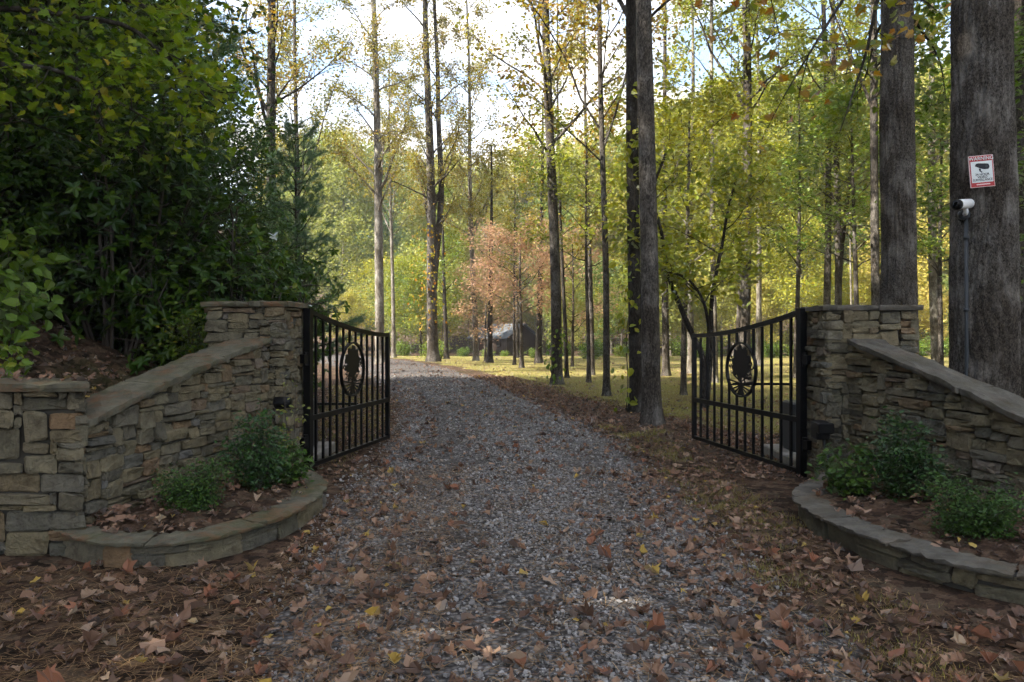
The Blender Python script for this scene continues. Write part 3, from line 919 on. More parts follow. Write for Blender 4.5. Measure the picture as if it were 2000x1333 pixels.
    for sx in (-1, 1):
        for x1, z1 in ((.20, -.10), (.23, .0), (.14, -.14)):
            p0 = np.array([sx * .012, -.14 if z1 < -.05 else -.07]); p1 = np.array([sx * x1, z1 + .06])
            d = unit(p1 - p0); e = np.array([-d[1], d[0]]) * .007
            th += .00005
            plate([p0 - e, p1 - e * .6, p1 + e * .6, p0 + e], th)
        for k in range(5):       # roots
            an_ = math.radians(-90 + sx * (14 + 13 * k)); p1 = np.array([math.cos(an_), math.sin(an_)]) * .312
            p0 = np.array([sx * .015, -.21 + .012 * k])
            d = unit(p1 - p0); e = np.array([-d[1], d[0]]) * .008
            th += .00005
            plate([p0 - e, p1 - e, p1 + e, p0 + e], th)
    obj('tree_emblem', em.mesh('tree_emblem', M['black_metal']), ring)
    # hinges
    for z in (.34, 1.2):
        m_ = MB()
        V, Fq = bar(P(-.04, z), P(-.13, z), .05, .09); m_.add(V, Fq)
        V, Fq, F3 = tube([P(-.055, z - .07), P(-.055, z + .07)], .026, 10); m_.add(V, Fq, F3)
        obj('hinge', m_.mesh('hinge', M['black_metal']), t)
    return t, P, Ln

gL = gate('black iron gate leaf swung open beneath the dark shrubs', (-2.135, 7.78), (-1.66, 9.9), 1.70, 1.435, .572, .055, .055, 51, '')
gR = gate('black iron gate leaf swung open in front of the sunlit lawn', (2.955, 7.58), (2.41, 9.82), 1.69, 1.425, .580, .035, .065, 52, '')

def operator(label, loc, rz, sgn, arm_to, armz):
    t = thing('gate_opener', label, 'gate opener', loc, rz, 'gate openers on concrete pads')
    V, Fq = box((0, 0, .40), (.26, .36, .56), .02)
    obj('cabinet', make_mesh('cabinet', V, Fq, None, None, M['grey_metal']), t)
    V, Fq = box((-sgn * .002, -.187, .34), (.03, .012, .12))
    obj('plate', make_mesh('plate', V, Fq, None, None, M['white_paint']), t)
    V, Fq = box((0, -.12, .055), (.56, 1.15, .13), .015)
    obj('concrete_pad', make_mesh('concrete_pad', V, Fq, None, None, M['concrete']), t)
    p1 = np.array([arm_to[0] - loc[0], arm_to[1] - loc[1], armz])
    m = MB(); V, Fq = bar((-sgn * .05, .1, armz + .02), p1, .03, .03); m.add(V, Fq)
    obj('arm', m.mesh('arm', M['black_metal']), t)
operator('dark grey gate opener cabinet on a concrete pad behind the lawn-side gate', (3.30, 8.55, 0), 0, 1, (2.66, 8.95), .93 - .08)
operator('grey gate opener cabinet on a concrete pad behind the shrub-side gate', (-2.46, 8.75, 0), 0, -1, (-1.88, 9.05), .60)

# small fittings on the pillars
t = thing('photo_eye', 'black box-shaped gate sensor on the lawn-side pillar with grey conduit', 'sensor', (2.95, 7.2, 0))
m = MB(); V, Fq = box((.0, -.10, .545), (.13, .15, .17), .012); m.add(V, Fq)
obj('housing', m.mesh('housing', M['black_plastic']), t)
m = MB(); V, Fq = box((-.0, -.21, .575), (.15, .07, .10), .01); m.add(V, Fq)
obj('hood', m.mesh('hood', M['black_plastic']), t)
V, Fq, F3 = tube(spline([(.03, -.1, .46), (.05, -.11, .33), (.085, -.13, .18), (.08, -.16, .02)], 6), .016, 8)
obj('conduit', make_mesh('conduit', V, Fq, F3, None, M['pvc_grey'], True), t)
t = thing('pillar_sensor', 'small black sensor fixed to the mossy pillar corner', 'sensor', (-2.2, 7.23, .80))
V, Fq, F3 = tube([(-.10, -.06, .0), (-.085, -.06, .0), (.055, -.06, .0), (.07, -.06, 0)], [.03, .055, .055, .04], 14)
obj('housing', make_mesh('housing', V, Fq, F3, None, M['black_plastic'], True), t)
V, Fq = box((.0, -.02, 0), (.06, .05, .05)); obj('bracket', make_mesh('bracket', V, Fq, None, None, M['black_plastic']), t)

# ================================================================== trees
def trunk_path(rng, H, lean, wob, n=26):
    z = np.concatenate([[-.35, -.1, 0, .12, .3], np.linspace(.6, H, n)])
    k1, k2, p1, p2 = rng.uniform(.25, .5), rng.uniform(.25, .5), rng.uniform(0, 6), rng.uniform(0, 6)
    zz = np.maximum(z, 0)
    x = lean[0] * zz + wob * (np.sin(k1 * zz + p1) - math.sin(p1)) * sstep(0, 3, zz)
    y = lean[1] * zz + wob * (np.sin(k2 * zz + p2) - math.sin(p2)) * sstep(0, 3, zz)
    return np.stack([x, y, z], -1)

def trunk_rad(z, H, r, flare=.45):
    zz = np.maximum(z, 0)
    return r * np.clip(1.03 - .80 * (zz / H) ** 1.15, .08, 2) * (1 + flare * np.exp(-zz / (.9 * r + .08)))

def add_trunk(mb, rng, P, R, n, rough=.05):
    m = len(P)
    a = np.arange(n) * 2 * math.pi / n
    lob = 1 + .035 * np.sin(3 * a + rng.uniform(0, 6)) + .03 * np.sin(5 * a + rng.uniform(0, 6))
    butt = 1 + .16 * np.sin(4 * a + rng.uniform(0, 6))[None] * np.exp(-np.maximum(P[:, 2], 0) / .35)[:, None]
    RR = R[:, None] * lob[None] * butt * (1 + rng.normal(0, rough * .35, (m, n)))
    V, Fq, F3 = tube(P, RR, n); mb.add(V, Fq, F3)

def limbs(mb, rng, P, R, hb, htop, nl, Lmax, elev=(20, 55), nt=6, thin=1.0, shape=None, sides=5, zbias=1.0, forks=False):
    """limbs and twigs along a trunk; returns twig segments for the leaves"""
    A, B = [], []
    z = P[:, 2]
    az = rng.uniform(0, 6.28)
    for i in range(nl):
        f = ((i + rng.uniform(.1, .9)) / nl) ** zbias
        h = hb + (htop - hb) * f
        p = np.array([np.interp(h, z, P[:, k]) for k in range(3)])
        r0 = float(np.interp(h, z, R))
        az += 2.4 + rng.normal(0, .35)
        s = (shape(f) if shape else (1 - .72 * f ** 1.5))
        Lb = Lmax * s * rng.uniform(.65, 1.12)
        e = math.radians(rng.uniform(*elev))
        d = np.array([math.cos(az) * math.cos(e), math.sin(az) * math.cos(e), math.sin(e)])
        bend = rng.uniform(-.25, .35)
        t = np.linspace(0, 1, 7)[:, None]
        side = np.array([-math.sin(az), math.cos(az), 0]) * rng.normal(0, .16)
        Q = p + d * Lb * t + np.array([0, 0, 1]) * bend * Lb * t ** 2 * .55 + side * Lb * t ** 2 + np.cumsum(rng.normal(0, .018 * Lb, (7, 3)), 0) * (t > 0)
        rb = min(r0 * .42, .012 + .020 * Lb) * thin
        if forks and i in (1, 3): rb = r0 * .5; Q = p + (Q - p) * np.array([.8, .8, 1.5]) * 1.25
        V, Fq, F3 = tube(Q, np.linspace(rb, max(.004, rb * .14), 7), sides, False); mb.add(V, Fq)
        A.append(Q[4]); B.append(Q[6]); A.append(Q[3]); B.append(Q[5])
        for k in range(nt):
            tt = rng.uniform(.25, 1.0)
            q = np.array([np.interp(tt, t[:, 0], Q[:, c]) for c in range(3)])
            ld = unit(Q[6] - Q[2])
            v = unit(ld * .8 + rng.normal(0, .62, 3) + np.array([0, 0, .12]))
            Lt = Lb * rng.uniform(.22, .48) * (1.15 - .5 * tt) + .15
            e1 = q + v * Lt * .55 + rng.normal(0, .04 * Lt, 3); e2 = q + v * Lt + rng.normal(0, .08 * Lt, 3) - np.array([0, 0, .06 * Lt])
            rt = max(.0035, rb * .30)
            V, Fq, F3 = tube(np.array([q, e1, e2]), [rt, rt * .65, rt * .3], 3, False); mb.add(V, Fq)
            A.append(q * .6 + e1 * .4); B.append(e2)
    return np.array(A), np.array(B)

def foliage(rng, A, B, n, size, mat, outline=KITE, spread=.14, up=.55, droop=.3, center=False, flat=1.0, clump=0.25, curl=.15):
    i = rng.integers(0, len(A), n)
    t = rng.random(n)[:, None] ** .75
    P = A[i] * (1 - t) + B[i] * t + rng.normal(0, 1, (n, 3)) * spread * np.array([1, 1, flat])
    N, D = rand_dirs(rng, n, up, droop)
    sz = size * rng.uniform(.65, 1.25, n)
    V, T, k = leaf_geo(P, sz, N, D, outline, .14, curl, center)
    cl = rng.random(len(A))[i]
    r = np.clip(rng.random(n) * (1 - clump) + cl * clump, 0, 1)
    return make_mesh('crown', V, None, T, np.repeat(r, k), mat)

def tall_tree(label, pb, pt, Y, dpx, H, hb, seed, leaf='leaf_autumn', bark='bark', nl=20, Lmax=3.2, nleaf=4200, ls=.12, cat='tree', name='tree', group=None,
              wob=.05, sides=16, twin=None, nt=6, leanY=0.0, outline=KITE, elev=(18, 55), zbase=None):
    rng = np.random.default_rng(seed)
    X = (pb - 1000) / F * Y
    zt = CZ + HY / F * Y
    lean = (((pt - 1000) / F * Y - X) / zt, leanY)
    r = dpx * Y / F / 2
    z0 = float(gz(X, Y)) if zbase is None else zbase
    t = thing(name, label, cat, (X, Y, z0), 0, group)
    P = trunk_path(rng, H, lean, wob)
    R = trunk_rad(P[:, 2], H, r)
    mb = MB()
    if sides > 40:
        zz = np.concatenate([[-.35, -.1], np.arange(0, 9.0, .045), np.arange(9.2, H, .5)])
        PP = np.stack([np.interp(zz, P[:, 2], P[:, k]) for k in range(3)], -1); PP[:2, 2] = zz[:2]
        RR = trunk_rad(zz, H, r, .30)
        a = np.arange(sides) * 2 * math.pi / sides
        ph = np.zeros((len(zz), sides))
        for q in range(9):
            ph += rng.normal(0, .55) * np.sin(rng.integers(1, 5) * a[None] + zz[:, None] * rng.uniform(.6, 5) + rng.uniform(0, 6))
        rid = np.abs(np.sin(13 * a[None] + ph)) ** .7 * np.abs(np.sin(8 * a[None] - ph * .8 + 1)) ** .35
        low = np.zeros_like(ph)
        for q in range(6):
            low += .012 * np.sin(rng.integers(1, 4) * a[None] + zz[:, None] * rng.uniform(.3, 2.2) + rng.uniform(0, 6))
        butt = .10 * np.sin(5 * a + 1)[None] * np.exp(-np.maximum(zz, 0) / .4)[:, None]
        RG_ = RR[:, None] * (1 + low + butt) + (rid - .6) * .028 + rng.normal(0, .0025, ph.shape)
        V, Fq, F3 = tube(PP, RG_, sides); mb.add(V, Fq, F3)
    else:
        add_trunk(mb, rng, P, R, sides)
    A, B = limbs(mb, rng, P, R, hb, H * .97, nl, Lmax, elev, nt, .8, zbias=1.35, forks=H > 14)
    if twin:
        P2 = P.copy(); zz = np.maximum(P[:, 2], 0)
        P2[:, 0] += twin * sstep(1.5, 9, zz) + .03 * np.sin(zz); P2[:, 1] += .25 * sstep(1, 6, zz)
        R2 = trunk_rad(P2[:, 2], H * .92, r * .72, .1)
        add_trunk(mb, rng, P2[2:], R2[2:], sides)
        A2, B2 = limbs(mb, rng, P2, R2, hb, H * .9, nl // 2, Lmax * .8, elev, nt)
        A = np.concatenate([A, A2]); B = np.concatenate([B, B2])
    obj('trunk', mb.mesh('trunk', M[bark], True), t)
    obj('crown', foliage(rng, A, B, nleaf, ls, M[leaf], outline), t)
    return t

# the tall forest trees that stand singly in the photograph: base px, px at the top of the frame, distance, trunk px
TT = [
 ('tall dark straight trunk rising above the green bank shrubs', 538, 533, 24, 21, 24, 7.5, 'leaf_autumn', 'bark_dark'),
 ('slim trunk with rusty yellow leaves next to the dark straight trunk', 579, 574, 30, 11, 21, 6.5, 'leaf_autumn', 'bark'),
 ('pale grey trunk with side fork high up beyond the shrub-side gate', 743, 727, 32, 18, 24, 6.5, 'leaf_autumn', 'bark_pale'),
 ('very slim whitish trunk at the bend of the drive', 769, 760, 40, 8, 17, 6.5, 'leaf_autumn', 'bark_pale'),
 ('slender pale trunk standing just left of the pinkish dogwood', 930, 913, 36, 11, 19, 5.5, 'leaf_autumn', 'bark_pale'),
 ('straight grey trunk on the lawn between dogwood and double trunks', 1088, 1070, 20.3, 21, 22, 6.2, 'leaf_autumn', 'bark'),
 ('slim grey lawn trunk close beside the pair of dark trunks', 1185, 1177, 16.7, 13, 17, 5.2, 'leaf_autumn', 'bark'),
 ('darker, thinner trunk of the pair at the drive edge', 1243, 1233, 13.6, 26, 22, 6.8, 'leaf_autumn', 'bark_dark'),
 ('thicker front trunk of the pair at the drive edge', 1273, 1258, 11.8, 36, 23, 6.6, 'leaf_autumn', 'bark'),
 ('straight grey trunk rising behind the lawn-side gate', 1456, 1450, 20, 20, 22, 7.0, 'leaf_yellow_green', 'bark'),
 ('straight slim trunk just left of the forked one behind the pillar', 1615, 1608, 24, 14, 20, 6.5, 'leaf_yellow_green', 'bark'),
 ('slim reddish trunk right against the broad trunk behind the pillar', 1713, 1712, 18, 17, 20, 6.5, 'leaf_yellow_green', 'bark'),
 ('broad furrowed trunk standing directly behind the stone pillar', 1758, 1749, 11.5, 65, 25, 7.2, 'leaf_yellow_green', 'bark_big'),
 ('massive tree trunk carrying the surveillance sign and camera', 1922, 1917, 8.2, 113, 26, 7.5, 'leaf_yellow_green', 'bark_big'),
 ('pale grey trunk between the broad and the massive trunk', 1828, 1822, 24, 17, 20, 6.5, 'leaf_yellow_green', 'bark_pale'),
 ('grey trunk partly cut off by the picture edge behind the massive tree', 1997, 1992, 13, 26, 20, 6.0, 'leaf_yellow_green', 'bark'),
 ('slim pale trunk beside the straight trunk behind the lawn-side gate', 1482, 1478, 31, 11, 18, 6.5, 'leaf_yellow_green', 'bark_pale'),
]
for i, (lab, pb, pt, Y, dp_, H, hb, lf, bk) in enumerate(TT):
    near = Y < 14
    tall_tree(lab, pb, pt, Y, dp_, H, hb, 100 + i, lf, bk, nl=28, Lmax=3.3 if Y > 11 else 4.0, nleaf=3600 if near else 7000 if Y < 22 else 10000, ls=.12, elev=(28, 66), nt=7,
              sides=120 if dp_ > 60 else 16, wob=.015 if Y < 14 else .05, group='tall trees around the drive')
tall_tree('twin-stemmed trunk with orange-yellow climber leaves at the bend', 846, 830, 35, 21, 23, 6.0, 140, 'leaf_autumn', 'bark', nl=26, nleaf=9500, ls=.125, elev=(28, 66), twin=.45, group='tall trees around the drive')
tall_tree('forked grey trunk behind the lawn-side pillar', 1636, 1628, 26, 14, 20, 4.5, 141, 'leaf_yellow_green', 'bark', nl=24, nleaf=7000, ls=.125, elev=(28, 66), twin=.7, group='tall trees around the drive')
# thin trunks on and beyond the lawn
THIN = [
 ('slim leaning trunk on the lawn just right of the straight grey trunk', 1107, 1090, 23.0, 8, 12, 3.2, 'leaf_autumn', 'bark_dark'),
 ('slim trunk on the lawn beside the slim grey one', 1157, 1145, 24.5, 10, 15, 5.0, 'leaf_autumn', 'bark'),
 ('grey trunk low behind the front trunk of the pair', 1301, 1296, 24, 14, 15, 5.5, 'leaf_yellow_green', 'bark'),
 ('pale trunk beyond the leaning tree by the gate end', 1349, 1352, 25.5, 13, 15, 5.5, 'leaf_yellow_green', 'bark_pale'),
 ('pale trunk rising right behind the leaning tree', 1396, 1394, 21, 12, 15, 5.8, 'leaf_yellow_green', 'bark_pale'),
 ('dark trunk in front of the cabin, left of the dogwood stem', 957, 955, 34, 11, 10, 4.0, 'leaf_autumn', 'bark_dark'),
 ('thin dark trunk in front of the cabin gable', 1005, 998, 31.5, 6, 8, 3.2, 'leaf_autumn', 'bark_dark'),
 ('dark trunk leaning left near the twin-stemmed trunk', 872, 856, 38, 9, 9, 3.0, 'leaf_green', 'bark_dark'),
 ('dark trunk just right of the cabin gable', 1052, 1058, 33, 13, 12, 4.0, 'leaf_green', 'bark_dark'),
 ('bare whitish stem beyond the lawn above the pillar cap', 1665, 1665, 30, 6, 6.4, 5.4, 'leaf_yellow_green', 'bark_pale'),
]
for i, (lab, pb, pt, Y, dp_, H, hb, lf, bk) in enumerate(THIN):
    tall_tree(lab, pb, pt, Y, dp_, H, hb, 160 + i, lf, bk, nl=12 if H > 7 else 3, Lmax=1.9 if H > 7 else .5, nleaf=1900 if H > 7 else 30, ls=.12, sides=10, nt=5, group='slim trees on and beyond the lawn')

# dogwood with layered pinkish crown
def layered_tree(label, pb, Y, H, hb, Lmax, leaf, seed, r=.09, nleaf=7000, ls=.10, nl=17, bark='bark', cat='tree', name='tree', lean=(0, 0), elev=(12, 46), group=None, spread=.2, flat=.55):
    rng = np.random.default_rng(seed)
    X = (pb - 1000) / F * Y
    t = thing(name, label, cat, (X, Y, float(gz(X, Y))), 0, group)
    P = trunk_path(rng, H, lean, .06); R = trunk_rad(P[:, 2], H, r)
    mb = MB(); add_trunk(mb, rng, P, R, 10)
    A, B = limbs(mb, rng, P, R, hb, H * .97, nl, Lmax, elev, 7, shape=lambda f: .55 + .6 * math.sin(math.pi * min(1, f * .9 + .12)))
    obj('trunk', mb.mesh('trunk', M[bark], True), t)
    obj('crown', foliage(rng, A, B, nleaf, ls, M[leaf], KITE, spread, 1.2, .1, flat=flat), t)
    return t
layered_tree('small dogwood with layered pinkish-orange crown before the cabin', 1019, 29, 5.4, 1.6, 2.5, 'leaf_dogwood', 201, .085, 7800, .10, group='understory trees by the lawn')
layered_tree('russet understory tree left of the dogwood', 948, 35, 4.0, 1.2, 1.7, 'leaf_dogwood', 202, .06, 3200, .11, group='understory trees by the lawn')
layered_tree('dull red understory tree behind the straight grey trunk', 1118, 30, 5.2, 1.2, 2.1, 'leaf_dogwood', 203, .06, 3800, .11, group='understory trees by the lawn')
layered_tree('young green tree with dark leaning stems beyond the drive bend', 822, 44, 4.6, .8, 2.3, 'leaf_green', 204, .07, 4200, .13, group='understory trees by the lawn')
layered_tree('bright yellow-green young tree right of the pair of trunks', 1335, 17, 6.8, 2.2, 2.6, 'leaf_yellow_green', 205, .07, 5200, .125, group='understory trees by the lawn')
layered_tree('yellow-green young tree behind the straight trunk at the gate', 1440, 26, 8.0, 2.4, 3.2, 'leaf_yellow_green', 206, .08, 6500, .13, group='understory trees by the lawn')
layered_tree('green-gold young tree above the lawn-side gate hinge', 1555, 23, 8.8, 3.0, 3.0, 'leaf_yellow_green', 207, .08, 6500, .13, group='understory trees by the lawn')
layered_tree('layered green tree between the forked and the reddish trunk', 1672, 21, 8.0, 3.0, 2.7, 'leaf_green', 208, .08, 6000, .13, group='understory trees by the lawn')
layered_tree('green young tree showing between broad and massive trunks', 1838, 19, 7.6, 2.6, 2.4, 'leaf_green', 209, .07, 5200, .13, group='understory trees by the lawn')
layered_tree('leafy green tree at the picture edge right of the massive trunk', 2035, 12, 6.4, 2.0, 1.9, 'leaf_green', 210, .06, 4200, .12, group='understory trees by the lawn')
layered_tree('yellowing young tree left of the straight grey lawn trunk', 1010, 40, 11.0, 5.5, 2.8, 'leaf_autumn', 211, .09, 5200, .14, group='understory trees by the lawn')
layered_tree('yellow-green young tree between slim lawn trunk and the pair', 1150, 21, 7.4, 3.2, 2.4, 'leaf_yellow_green', 212, .06, 4800, .125, group='understory trees by the lawn')

# leaning many-stemmed tree next to the lawn-side gate
def leaning_tree():
    Y = 14.0
    rng = np.random.default_rng(220)
    base = px(1378, HY + CZ * F / Y, Y)
    t = thing('tree', 'dark many-stemmed leaning tree at the free end of the lawn-side gate', 'tree', base, 0, 'understory trees by the lawn')
    mb = MB(); A, B = [], []
    stems = [[(1376, 800, 0), (1372, 700, 0), (1355, 660, .1), (1325, 590, .1), (1305, 535, .1), (1292, 455, 0), (1275, 380, -.2), (1300, 300, -.4)],
             [(1378, 795, 0), (1382, 690, 0), (1384, 640, -.1), (1372, 585, -.3), (1342, 545, -.5), (1300, 530, -.8)],
             [(1380, 795, 0), (1388, 690, .1), (1390, 590, .2), (1400, 530, .3), (1412, 470, .3), (1422, 410, .2), (1440, 340, .3)]]
    rad = [.065, .045, .055]
    for st, r in zip(stems, rad):
        Q = spline([px(a, b, Y + c) - base for a, b, c in st], 6)
        Q = np.concatenate([[Q[0] - [0, 0, .4]], Q])
        V, Fq, F3 = tube(Q, np.linspace(r, r * .35, len(Q)), 9); mb.add(V, Fq, F3)
        K = len(Q)
        a, b = limbs(mb, rng, Q[K // 2:], np.linspace(r * .7, r * .35, K - K // 2), Q[K // 2, 2], Q[-1, 2], 7, 1.5, (5, 45), 6)
        A.append(a); B.append(b)
    obj('trunk', mb.mesh('trunk', M['bark_dark'], True), t)
    obj('crown', foliage(rng, np.concatenate(A), np.concatenate(B), 2600, .13, M['leaf_yellow_green'], WIDE, .2), t)
leaning_tree()

# ------------------------------------------------------------------ shared shapes for repeated plants
def arch_full(seed, H, hb, Lmax, leaf, nleaf, ls, nl=26, r=.09, elev=(22, 66), spread=.5, bk='bark_pale'):
    rng = np.random.default_rng(seed)
    P = trunk_path(rng, H, (rng.normal(0, .01), 0), .08); R = trunk_rad(P[:, 2], H, r)
    mb = MB(); add_trunk(mb, rng, P, R, 8)
    A, B = limbs(mb, rng, P, R, hb, H * .98, nl, Lmax, elev, 6, shape=lambda f: .35 + .75 * math.sin(math.pi * min(1, f * .8 + .2)), sides=4)
    return {'trunk': mb.mesh('trunk', M[bk], True), 'crown': foliage(rng, A, B, nleaf, ls, M[leaf], KITE, spread, .7, .15)}

def arch_pine(seed, H, hb, Lmax, n_branch, tufts, needles, nlen, wid, mat='needle', nb_up=12, r=.14):
    rng = np.random.default_rng(seed)
    P = trunk_path(rng, H, (0, 0), .03); R = trunk_rad(P[:, 2], H, r)
    mb = MB(); add_trunk(mb, rng, P, R, 9)
    C, D = [], []
    for i in range(n_branch):
        f = (i + rng.random()) / n_branch
        h = hb + (H - hb) * f
        az = i * 2.4 + rng.normal(0, .3)
        Lb = Lmax * (1 - f) ** .5 * rng.uniform(.5, 1.15) + .25
        e = math.radians(rng.uniform(-8, nb_up) + 28 * f)
        d = np.array([math.cos(az) * math.cos(e), math.sin(az) * math.cos(e), math.sin(e)])
        p = np.array([np.interp(h, P[:, 2], P[:, k]) for k in range(3)])
        t = np.linspace(0, 1, 6)[:, None]
        Q = p + d * Lb * t + np.array([0, 0, .13]) * Lb * t ** 2
        V, Fq, F3 = tube(Q, np.linspace(.012 + .012 * Lb, .004, 6), 4, False); mb.add(V, Fq)
        k = max(3, int(tufts * (Lb / Lmax + .15)))
        tt = rng.uniform(.2, 1, k)[:, None]
        sd = np.array([-math.sin(az), math.cos(az), 0])
        off = rng.uniform(-1, 1, (k, 1)) * (.36 * Lb * (1.1 - tt))
        q = p + d * Lb * tt + np.array([0, 0, .13]) * Lb * tt ** 2 + sd * off + rng.normal(0, .05, (k, 3)) + d * np.abs(off) * .6
        C.append(q); D.append(unit(d * .9 + sd * np.sign(off) * .5 + np.array([0, 0, .25]) + rng.normal(0, .15, (k, 3))))
    C = np.concatenate(C); D = np.concatenate(D); n = len(C)
    dirs = unit(D[:, None] * .75 + rng.normal(0, .55, (n, needles, 3)))
    st = np.repeat(C[:, None], needles, 1) + D[:, None] * rng.uniform(-.06, .08, (n, needles, 1))
    ln = nlen * rng.uniform(.7, 1.15, (n, needles, 1))
    sv = unit(np.cross(dirs, rng.normal(0, 1, (n, needles, 3)))) * wid / 2
    V = np.stack([st - sv, st + sv, st + dirs * ln], 2).reshape(-1, 3)
    T = np.arange(n * needles * 3).reshape(-1, 3)
    r_ = np.repeat(rng.random(n) * .6, needles) + rng.random(n * needles) * .4
    return {'trunk': mb.mesh('trunk', M['bark_dark'], True), 'crown': make_mesh('crown', V, None, T, r_, M[mat])}

def arch_shrub(seed, rad, H, leaf, nleaf, ls, outline, stems=9, spread=.10, base_h=.1, dome=True, stem_r=.012, whorl=0, up=.5, center=False, nt=5, barkm='twig', droop=.25):
    rng = np.random.default_rng(seed)
    mb = MB(); A, B = [], []
    for s in range(stems):
        az = s * 2.4 + rng.normal(0, .4)
        rr = rad * math.sqrt((s + .5) / stems) * .62
        top = np.array([math.cos(az) * rr, math.sin(az) * rr, H * (1 - .45 * (rr / rad) ** 2) * rng.uniform(.6, 1.06)])
        b0 = np.array([math.cos(az) * rad * .08, math.sin(az) * rad * .08, -.08])
        t = np.linspace(0, 1, 7)[:, None]
        mid = (b0 + top) / 2 + rng.normal(0, .07 * rad, 3)
        Q = b0 * (1 - t) ** 2 + 2 * mid * t * (1 - t) + top * t ** 2
        V, Fq, F3 = tube(Q, np.linspace(stem_r, stem_r * .4, 7), 5, False); mb.add(V, Fq)
        for k in range(nt * 2):
            tt = rng.uniform(.25, 1)
            q = np.array([np.interp(tt, t[:, 0], Q[:, c]) for c in range(3)])
            v = unit(np.array([math.cos(az), math.sin(az), .5]) * .5 + rng.normal(0, .75, 3) + np.array([0, 0, .2]))
            Lt = rad * rng.uniform(.18, .45)
            e = q + v * Lt
            e[2] = max(e[2], base_h)
            V, Fq, F3 = tube(np.array([q, (q + e) / 2 + rng.normal(0, .03 * rad, 3), e]), [stem_r * .45, stem_r * .35, stem_r * .2], 3, False); mb.add(V, Fq)
            A.append(q * .5 + e * .5); B.append(e)
    A, B = np.array(A), np.array(B)
    if whorl:
        n = nleaf // whorl
        i = rng.integers(0, len(A), n)
        t = rng.random(n)[:, None] ** .4
        c = A[i] * (1 - t) + B[i] * t + rng.normal(0, spread, (n, 3))
        ax = unit(unit(B[i] - A[i]) + rng.normal(0, .4, (n, 3)) + np.array([0, 0, .5]))
        P = np.repeat(c, whorl, 0)
        ph = (np.arange(n * whorl) % whorl) * 2 * math.pi / whorl + np.repeat(rng.uniform(0, 6, n), whorl)
        axr = np.repeat(ax, whorl, 0)
        e1 = unit(np.cross(axr, np.array([.3, .2, 1.0]))); e2 = np.cross(axr, e1)
        D = unit(np.cos(ph)[:, None] * e1 + np.sin(ph)[:, None] * e2 + axr * rng.uniform(-.15, .4, (len(P), 1)) - np.array([0, 0, .2]))
        N = unit(axr + rng.normal(0, .25, D.shape))
        sz = ls * rng.uniform(.7, 1.2, len(P))
        V, T, k = leaf_geo(P, sz, N, D, outline, .10, .18, center)
        cr = make_mesh('crown', V, None, T, np.repeat(rng.random(len(P)), k), M[leaf])
    else:
        cr = foliage(rng, A, B, nleaf, ls, M[leaf], outline, spread, up, droop, center)
    return {'stems': mb.mesh('stems', M[barkm], True), 'crown': cr}

def put(name, arch, loc, rz, scale, label, cat, group=None, tilt=(0, 0)):
    t = thing(name, label, cat, loc, rz, group, scale)
    t.rotation_euler = (tilt[0], tilt[1], rz)
    for part, me in arch.items():
        obj(part, me, t)
    return t

# ------------------------------------------------------------------ far wood
RF = np.random.default_rng(400)
FULL = [arch_full(301, 16, 2.5, 4.4, 'leaf_far_yellow', 12500, .28), arch_full(302, 17, 3.5, 4.0, 'leaf_far_green', 12500, .28),
        arch_full(303, 15, 2.0, 4.6, 'leaf_far_yellow', 12500, .28), arch_full(304, 18, 5.0, 3.8, 'leaf_far_green', 11500, .28, 22)]
MIDT = [arch_full(311, 7, .9, 2.5, 'leaf_far_yellow', 5500, .19, 20, .035, (18, 60), .32), arch_full(312, 6.5, .7, 2.4, 'leaf_far_green', 5500, .19, 20, .035, (18, 60), .32),
        arch_full(313, 7.5, 1.6, 2.3, 'leaf_yellow_green', 5000, .18, 20, .035, (18, 60), .32)]
FARPINE = [arch_pine(321, 17, 2.5, 3.6, 90, 26, 16, .42, .05, 'needle', 14, .2)]
YT = ([540, 650, 720, 800, 950, 1050, 1150, 1280, 1400, 1550, 1700, 1900, 2150], [290, 240, 275, 300, 330, 310, 290, 245, 190, 165, 150, 120, 120])
ANCH = [(538, 'the tall dark trunk'), (579, 'the rusty-leaved trunk'), (743, 'the pale forked trunk'), (769, 'the slimmest whitish trunk'), (846, 'the twin-stemmed trunk'), (930, 'the slender pale trunk'),
        (1019, 'the pinkish dogwood'), (1088, 'the grey lawn trunk'), (1185, 'the slim lawn trunk'), (1255, 'the pair of trunks'), (1378, 'the leaning tree'), (1456, 'the gate-side trunk'), (1560, 'the gate hinge'),
        (1636, 'the forked trunk'), (1713, 'the reddish trunk'), (1758, 'the broad trunk'), (1828, 'the pale trunk'), (1922, 'the massive trunk'), (2060, 'the picture edge')]
def zone(p):
    q, nm = min(ANCH, key=lambda a: abs(a[0] - p))
    return ('right behind ' if abs(p - q) < 9 else 'just right of ' if p > q else 'just left of ') + nm
def zone_old(p):
    return 'on the hillside over the shrub-side gate' if p < 800 else 'in the wood behind the cabin' if p < 1150 else 'in the wood behind the pair of trunks' if p < 1420 else 'in the wood behind the lawn-side pillar'
ROWN = ('first row of wood', 'second row of wood', 'deep in wood', 'on far hill')
